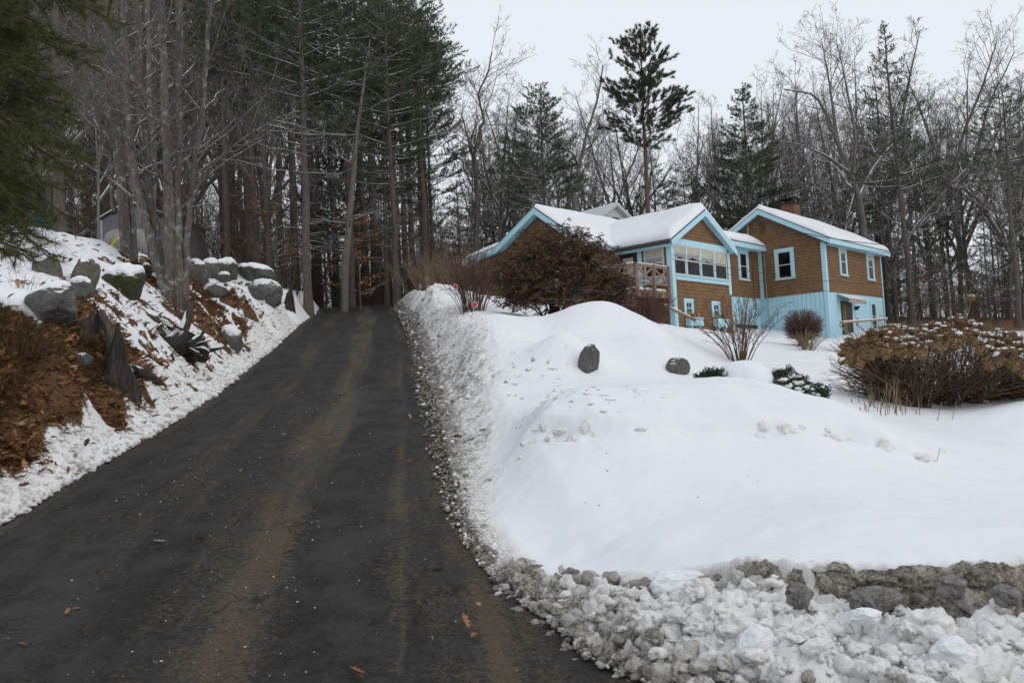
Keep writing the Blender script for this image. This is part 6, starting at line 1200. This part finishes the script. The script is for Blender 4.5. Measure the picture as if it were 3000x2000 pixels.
# ------------------------------------------------------------------ loose stuff: leaves, grass, crumbled snow, salt
def leaf_litter():
    r = np.random.default_rng(201); m = MB(); n = 90000
    y = 6.5 + 26 * r.random(n) ** 1.5; dl = -.1 + 5.5 * r.random(n) ** 1.2; x = xleft(y) - dl; z, dirt_dark, lit, ro = ground_full(x, y)
    fleck = sstep(.12, .4, fbm(x * 1.5, y * 1.5, oct=4, seed=202, gain=.7)) * .16 * (1 - sstep(2.5, 4.5, dl)); keep = r.random(n) < np.clip(lit * .8 + fleck * (dl > .25) + .008, 0, 1) * np.interp(y, [6, 14, 30], [1, .55, .4])
    P = np.stack([x, y, z + .012], 1)[keep]; k = len(P); D = r.normal(0, 1, (k, 3)) * [1, 1, .38] + [0, 0, .12]; lobed_leaves(m, P, D, .13, r)
    # a few on the driveway and along its right edge
    y2 = np.concatenate([4.4 + 22 * r.random(46) ** 2, 8 + 22 * r.random(160)]); x2 = np.concatenate([xleft(y2[:46]) * .95 + (xright(y2[:46]) - xleft(y2[:46])) * r.random(46), xright(y2[46:]) + r.normal(.0, .22, 160)]); x2 = np.where(np.arange(206) < 46, np.clip(x2, -3.2, 3), x2); zz = np.where(x2 > xright(y2), ground_full(x2, y2)[0] + .015, zroad(y2) + .012)
    lobed_leaves(m, np.stack([x2, y2, zz], 1), r.normal(0, 1, (206, 3)) * [1, 1, .2], .1, r)
    struct(m.build('fallen_leaves', M_OAKLF), 'stuff')
def lobed_leaves(mb, P, D, L, r):
    k = len(P); d = D / np.linalg.norm(D, axis=1, keepdims=True); up = np.array([0, 0, 1.0]) + r.normal(0, .35, (k, 3)); s = np.cross(d, up); s /= np.linalg.norm(s, axis=1, keepdims=True) + 1e-9; nrm = np.cross(s, d); l = (L * (.6 + .7 * r.random(k)))[:, None]
    prof = [(0, .0), (.18, .16), (.26, .08), (.42, .26), (.52, .12), (.68, .24), (.78, .1), (1.0, .02)]; mid = [P + d * l * t for t, _ in prof]; c_ = .2 * (r.random(k) - .3)[:, None] * l
    V = []
    for (t, w), mm in zip(prof, mid):
        b = nrm * c_ * (2 * t - 1) ** 2; V += [mm + s * l * w + b + nrm * w * l * .5, mm + b, mm - s * l * w + b + nrm * w * l * .5]
    V = np.stack(V, 1).reshape(-1, 3); f = []
    for q in range(len(prof) - 1):
        a = q * 3; f += [[a, a + 1, a + 4, a + 3], [a + 1, a + 2, a + 5, a + 4]]
    F = (np.array(f)[None] + (np.arange(k) * 24)[:, None, None]).reshape(-1, 4); mb.add(V, F)
leaf_litter()
def dry_grass():
    r = np.random.default_rng(211); m = MB(); n = 26000; y = 7.6 + 5.5 * r.random(n); dl = .8 + 3.2 * r.random(n); x = xleft(y) - dl; z, di, lit, ro = ground_full(x, y); keep = (lit > .5) & (fbm(x * 1.7, y * 1.7, oct=3, seed=212) > -.12); P = np.stack([x, y, z], 1)[keep]
    y = 21 + 8 * r.random(9000); dl = .9 + 2.5 * r.random(9000); x = xleft(y) - dl; z, di, lit, ro = ground_full(x, y); keep = (lit > .5) & (fbm(x * 1.1, y * 1.1, oct=3, seed=213) > .05); P = np.concatenate([P, np.stack([x, y, z], 1)[keep]])
    D = np.array([.65, -.45, .35]) + r.normal(0, .32, P.shape); blades(m, P, D, .2, .006, r, .18, 3); struct(m.build('dry_grass', mat_leaf('dead_grass', [(.05, .032, .014), (.12, .08, .035), (.2, .15, .075)], .8)), 'stuff')
dry_grass()
def undergrowth():
    r = np.random.default_rng(221); m = MB(); tw = Twigs(); n = 0
    while n < 4200:
        px = r.uniform(-100, 1050) if r.random() < .6 else r.uniform(1050, 2450); d = r.uniform(38 if px < 1000 else 44, 78); q = at(px, 700, d); x, y = q[0], q[1]
        if in_house(x, y) or (xleft(y) - 1 < x < xright(y) + 1 and y < 54) or math.hypot(x - WB[0], y - WB[1] - 3) < 6: continue
        n += 1; g = np.array([x, y, 0.0]); und.append((g, r.uniform(1.5, 6.5) if px < 1050 else r.uniform(1.0, 3.8)))
    G = np.array([g for g, _ in und]); Z = ground_full(G[:, 0], G[:, 1])[0]
    for (g, h), z in zip(und, Z):
        P = curve(r, [g[0], g[1], z - .1], [r.normal(0, .25), r.normal(0, .25), 1], h, 6, .08); tw.add(P, np.linspace(.018, .006, 6), 3); spread(r, tw, P, .012, h, (7, 3), .14, .05, .006)
    tw.flush(m); struct(m.build('undergrowth', mat_bark('undergrowth_twigs', (.055, .04, .032), (.12, .09, .072), 0, None, (2, 2, 2))), 'stuff')
und = []
undergrowth()
def mat_clod():
    t = NT('crumbled_snow'); v = t.coords('Object'); di = t.attr('dirt_dark'); n1 = t.noise(v, 11, 5, .7); n2 = t.noise(v, 60, 4, .65)
    gn = t.math('ADD', t.math('MULTIPLY', n1, .55), t.math('MULTIPLY', n2, .45)); grime = t.ramp(gn, [(.36, (.045, .037, .03)), (.46, (.17, .147, .12)), (.54, (.33, .30, .255)), (.66, (.55, .52, .475))])
    mr = t.n('ShaderNodeMapRange', interpolation_type='SMOOTHSTEP'); t.set(mr.inputs[0], t.math('ADD', di, t.math('MULTIPLY', t.math('SUBTRACT', n1, .5), 1.1))); mr.inputs[1].default_value = .12; mr.inputs[2].default_value = .85
    c = t.mix(mr.outputs[0], (.87, .86, .845), grime); return t.done(c, .65, t.bump(gn, 1.0, .035), .2)
M_CLOD = mat_clod()
def clod_verts(r, pos, size, sub, flat=.8):
    v, f = icosphere(sub); k = len(pos); sc = size[:, None, None] * (1 + .35 * r.normal(size=(k, 1, 3))).clip(.55, 1.6) * [1, 1, flat]; ofs = r.random((k, 1, 3)) * 50; q = v[None] * 1.5 + ofs; n = fbm(q[..., 0].ravel(), q[..., 1].ravel(), q[..., 2].ravel(), oct=3, seed=5, gain=.6).reshape(k, -1); q2 = v[None] * 4.5 + ofs; n2 = fbm(q2[..., 0].ravel(), q2[..., 1].ravel(), q2[..., 2].ravel(), oct=2, seed=8).reshape(k, -1)
    a = r.random(k) * 6.283; n3 = fbm((v[None] * 11 + ofs)[..., 0].ravel(), (v[None] * 11 + ofs)[..., 1].ravel(), (v[None] * 11 + ofs)[..., 2].ravel(), oct=2, seed=9).reshape(k, -1) if sub > 2 else 0; V = v[None] * (1 + .5 * n + .26 * n2 + .14 * n3)[..., None] * sc; ca, sa = np.cos(a)[:, None], np.sin(a)[:, None]; V = np.stack([V[..., 0] * ca - V[..., 1] * sa, V[..., 0] * sa + V[..., 1] * ca, V[..., 2]], -1) + pos[:, None]
    return V.reshape(-1, 3), (f[None] + (np.arange(k) * len(v))[:, None, None]).reshape(-1, 3)
def snow_clods():
    r = np.random.default_rng(231); groups = []
    # plow pile
    n = 12000; x = np.concatenate([-.35 + 5.2 * r.random(n)]); y = 3.2 + 3.4 * r.random(n); z, di, li, ro = ground_full(x, y); fy = np.interp(x, [-0.5, 0.6, 1.0, 1.6, 2.2, 2.7, 3.2, 4.5], [6.35, 5.6, 5.25, 4.88, 4.6, 4.42, 4.3, 4.1]); dr = x - xright(y)
    keep = (dr > -.12) & (y < fy + .04 * r.normal(size=n)) & ~((np.abs(y - fy) < .3) & (x > 1.5) & (r.random(n) < .75)); x, y, z, di, dr, fy = x[keep], y[keep], z[keep], di[keep], dr[keep], fy[keep]; s = .007 + .05 * r.random(len(x)) ** 2.6; s = np.where(dr < .25, np.minimum(s, .05), s)
    dd = np.clip(.75 - dr * 1.5, 0, .62) * r.random(len(x)) ** .4 + .12 * (r.random(len(x)) < .2) + .55 * (1 - sstep(.2, 1.35, x)) * r.random(len(x)) ** 1.5 + .1 * di + np.where((y > fy - .22) & (r.random(len(x)) < .35), .5, 0); groups.append((x, y, z, s, dd, 2))
    n = 900; y = 3.3 + 3.0 * r.random(n); dr = -.07 + .3 * r.random(n) ** 1.2; x = xright(y) + dr; z = np.where(dr < 0, zroad(y), ground_full(x, y)[0]); s = .008 + .042 * r.random(n) ** 2.2; s = np.where(dr < 0, s * .7, s); groups.append((x, y, z, s, .4 + .5 * r.random(n), 2))
    # big lumps in it
    n = 70; x = .2 + 4.2 * r.random(n); y = 3.2 + 2.4 * r.random(n); fy = np.interp(x, [-0.5, 0.6, 1.0, 1.6, 2.2, 2.7, 3.2, 4.5], [6.35, 5.6, 5.25, 4.88, 4.6, 4.42, 4.3, 4.1]); keep = (x - xright(y) > .3) & (y < fy - .15); x, y = x[keep], y[keep]; z = ground_full(x, y)[0]; groups.append((x, y, z, .05 + .085 * r.random(len(x)) ** 1.6, .08 * r.random(len(x)), 4))
    # dark crumbling face of the cut bank
    n = 420; x = .85 + 3.2 * r.random(n); fy = np.interp(x, [-0.5, 0.6, 1.0, 1.6, 2.2, 2.7, 3.2, 4.5], [6.4, 5.7, 5.35, 5.0, 4.72, 4.6, 4.5, 4.3]) + 0.10 * fbm(x * 2.6, x * 0 + 3.1, oct=3, seed=41) + 0.05 * fbm(x * 9, x * 0 + 1.1, oct=3, seed=42); hi = ground_full(x, fy + .03)[0]; lo = ground_full(x, fy - .22)[0]; u = r.random(n); keep = (fbm(x * 2.2, u * 1.2, oct=3, seed=47) > -.22 - .15 * (x > 2.3)); x, fy, hi, lo, u = x[keep], fy[keep], hi[keep], lo[keep], u[keep]
    groups.append((x, fy - .11 + .10 * u, lo + (hi - lo - .10) * u - .01, (.012 + .042 * r.random(len(x)) ** 2.2) * (1 - .45 * u), .6 + .5 * r.random(len(x)), 3))
    # shoulder along the driveway
    n = 11000; y = 6.2 + 34 * r.random(n) ** 1.7; w_ = np.interp(y, [6, 8, 11, 16, 40], [.10, .25, .6, 1.3, 1.4]); dr = -.28 * np.interp(y, [6, 9, 16], [.3, .8, 1.2]) * r.random(n) ** 1.5 + w_ * r.random(n) ** 1.3 * (r.random(n) < .85); x = xright(y) + dr; z = np.where(dr < 0, zroad(y), ground_full(x, y)[0]); s = (.005 + .026 * r.random(n) ** 3.5) * np.interp(y, [6, 10, 18, 40], [.9, 1, 1.15, 1.4]); s = np.where(y < 12, s * .72, s)
    dd = np.clip(.95 - dr / np.maximum(w_, .15) * 1.4, 0, .9) * (r.random(n) < .85) + .3 * (r.random(n) < .12); groups.append((x, y, z, s, dd, 2))
    # crumbs of the left strip
    n = 4200; y = 6.2 + 26 * r.random(n) ** 1.6; dl = -.06 + .95 * r.random(n) ** 1.2; x = xleft(y) - dl; z, _, li, _ = ground_full(x, y); z = np.where(dl < 0, zroad(y), z); ok_ = li < .35; x, y, z, dl = x[ok_], y[ok_], z[ok_], dl[ok_]; n = len(x); groups.append((x, y, z, (.009 + .03 * r.random(n) ** 2.5) * np.interp(y, [6, 30], [1, 1.8]), .15 * (r.random(n) < .12) + .25 * (dl < .05), 2))
    # lumps along the bank's broken crust
    n = 62; c_ = r.random(n) < .45; x = np.where(c_, .45 + r.normal(0, .3, n), 3.2 + r.normal(0, .6, n)); y = 8.35 + 0.25 * fbm(x * 0.9, x * 0, oct=2, seed=51) + 0.05 * fbm(x * 2.2, x * 0, oct=2, seed=52) - .07 - .16 * r.random(n) ** 2; z = ground_full(x, y)[0] - .035; groups.append((x, y, z, .025 + .05 * r.random(n) ** 1.6, .18 * r.random(n), 3))
    m = MB(); dirt_dark = []
    gg = []
    for x, y, z, s, dd, sub in groups:
        b_ = s > .022
        if sub == 2 and b_.any(): gg.append((x[b_], y[b_], z[b_], s[b_], dd[b_], 3)); b_ = ~b_; gg.append((x[b_], y[b_], z[b_], s[b_], dd[b_], 2))
        else: gg.append((x, y, z, s, dd, sub))
    for x, y, z, s, dd, sub in gg:
        V, F = clod_verts(r, np.stack([x, y, z + s * .25], 1), s, sub); m.add(V, F); dirt_dark.append(np.repeat(dd, len(icosphere(sub)[0])))
    o = struct(m.build('snow_clods', M_CLOD, None, True), 'stuff'); a = o.data.attributes.new('dirt_dark', 'FLOAT', 'POINT'); a.data.foreach_set('value', np.concatenate(dirt_dark).astype(np.float32))
snow_clods()
def cut_face():
    nx, nu = 520, 46; x = np.linspace(.62, 4.6, nx); fy = np.interp(x, [-0.5, 0.6, 1.0, 1.6, 2.2, 2.7, 3.2, 4.5], [6.4, 5.7, 5.35, 5.0, 4.72, 4.6, 4.5, 4.3]) + 0.10 * fbm(x * 2.6, x * 0 + 3.1, oct=3, seed=41) + 0.05 * fbm(x * 9, x * 0 + 1.1, oct=3, seed=42); hi = ground_full(x, fy + .02)[0]; lo = ground_full(x, fy - .24)[0]
    k = np.hanning(9); k /= k.sum(); lo = np.convolve(np.pad(lo, 4, mode='edge'), k, 'valid'); u = np.linspace(0, 1, nu); X, U = np.meshgrid(x, u); top = hi - .025 - .05 * np.clip(fbm(x * 5, x * 0, oct=3, seed=48), -.4, 1); Z = (lo - .06)[None] + (top - lo + .06)[None] * U; H = (hi - lo)[None] + 0 * U
    c1, v1 = chunks(X * 4.2, Z * 5.5, 61); c2, v2 = chunks(X * 13, Z * 15, 62); c3, _ = chunks(X * 34, Z * 36, 63); bulge = .07 * c1 + .035 * c2 + .014 * c3; ed = np.clip(np.minimum(X - .62, 4.6 - X) / .3, 0, 1)
    Y = fy[None] - .12 + .09 * U - bulge * sstep(0, .3, 1.05 - U) + (1 - ed) * .15 + .12 * (1 - sstep(.05, .14, H)); Z = Z + .02 * c2
    m = MB(); m.add(np.stack([X.ravel(), Y.ravel(), Z.ravel()], 1), grid_faces(nu, nx)); o = struct(m.build('snow_bank_face', M_CLOD, None, True)); a = o.data.attributes.new('dirt_dark', 'FLOAT', 'POINT')
    d = np.clip(.72 + .5 * fbm(X * 2.3, Z * 3, oct=3, seed=64) + .35 * (v2 - .5) - .5 * sstep(.75, .95, v1) + .3 * U, 0, 1.4); a.data.foreach_set('value', d.ravel().astype(np.float32))  # dirt plus painted shade: the face darkens toward its top, under the lip
cut_face()
def road_grit():
    r = np.random.default_rng(241); n = 650; y = 4.3 + 12 * r.random(n) ** 1.4; l = np.clip(.42 + .17 * r.normal(size=n), .02, .98); xl = np.where(y < 7.5, -3.6, xleft(y)); x = xl + (xright(y) - xl) * np.where(r.random(n) < .25, r.random(n), l); x = np.minimum(x, xright(y) - .05); z = zroad(y) - .03 + .03 * np.sin(PI * np.clip((x - (xleft(y) - .25)) / (xright(y) + .4 - xleft(y) + .25), 0, 1)); V, F = clod_verts(r, np.stack([x, y, z + .004], 1), .0022 + .006 * r.random(n) ** 4, 1, .7); m = MB(); m.add(V, F); struct(m.build('road_salt', simple('salt_grains', (.5, .48, .44), .6, .35, 40)), 'stuff')
road_grit()
def snow_specks():
    r = np.random.default_rng(245); n = 330; y = 6.0 + 12 * r.random(n) ** 1.1; x = xright(y) + .1 + 3.0 * r.random(n) ** 2.2; z = ground_full(x, y)[0]; m = MB(); V, F = clod_verts(r, np.stack([x, y, z + .002], 1), .002 + .007 * r.random(n) ** 3, 1, .5); m.add(V, F); struct(m.build('bark_crumbs', simple('bark_crumbs', (.05, .038, .028), .9, .4, 40)), 'stuff')
snow_specks()
# distinct blocks in the plow pile
r = np.random.default_rng(251)
M_DIRTY = mat_rock('dirty_ice', (.10, .09, .08), (.44, .42, .40), 0, (1.2, 1.4), .4)
for k, (px, py, w_, h_, lab, mt, cut) in enumerate(((1728, 1478, 118, 104, 'large clean white snow block lying flat in the plow pile', M_SN, 8), (1560, 1335, 190, 60, 'long white snow slab leaning on the upper edge of the plow pile', M_SN, 7), (1308, 1328, 62, 52, 'dark dirty ice lump near the corner of the plow pile', M_DIRTY, 5), (1150, 1358, 44, 32, 'tan snow chunk rolled onto the asphalt at the pile corner', M_DIRTY, 5),
        (1832, 1362, 80, 56, 'grey dirty ice block below the snow lip, left of the long dark one', M_DIRTY, 7), (2005, 1372, 150, 56, 'long grey ice block with a smooth face in the cut bank', M_DIRTY, 8), (2185, 1342, 84, 50, 'dark pitted ice block high in the cut bank', M_DIRTY, 6), (2310, 1362, 80, 50, 'dirty ice block at the right picture edge of the cut bank', M_DIRTY, 6), (1985, 1412, 90, 40, 'small pale ice block fallen in front of the cut bank', M_SN, 7), (2190, 1500, 130, 90, 'stained white snow block low in the right corner', M_SN, 7))):
    h0 = hits(px, py + .3 * h_, 3.0); boulder(px, py, h0[1] + (.12 if mt is M_DIRTY else 0), w_, h_, lab, mt, 400 + k, 0, r.normal(0, .12), .7, 0, 'snow_block', cut, .3, 'blocks of plowed snow', fine=.12)
    for o_ in (bpy.data.objects[-1],): pass
for o in bpy.data.objects:
    if o.name.startswith('snow_block'): o['category'] = 'snow block'
    if '_org' in o: del o['_org']
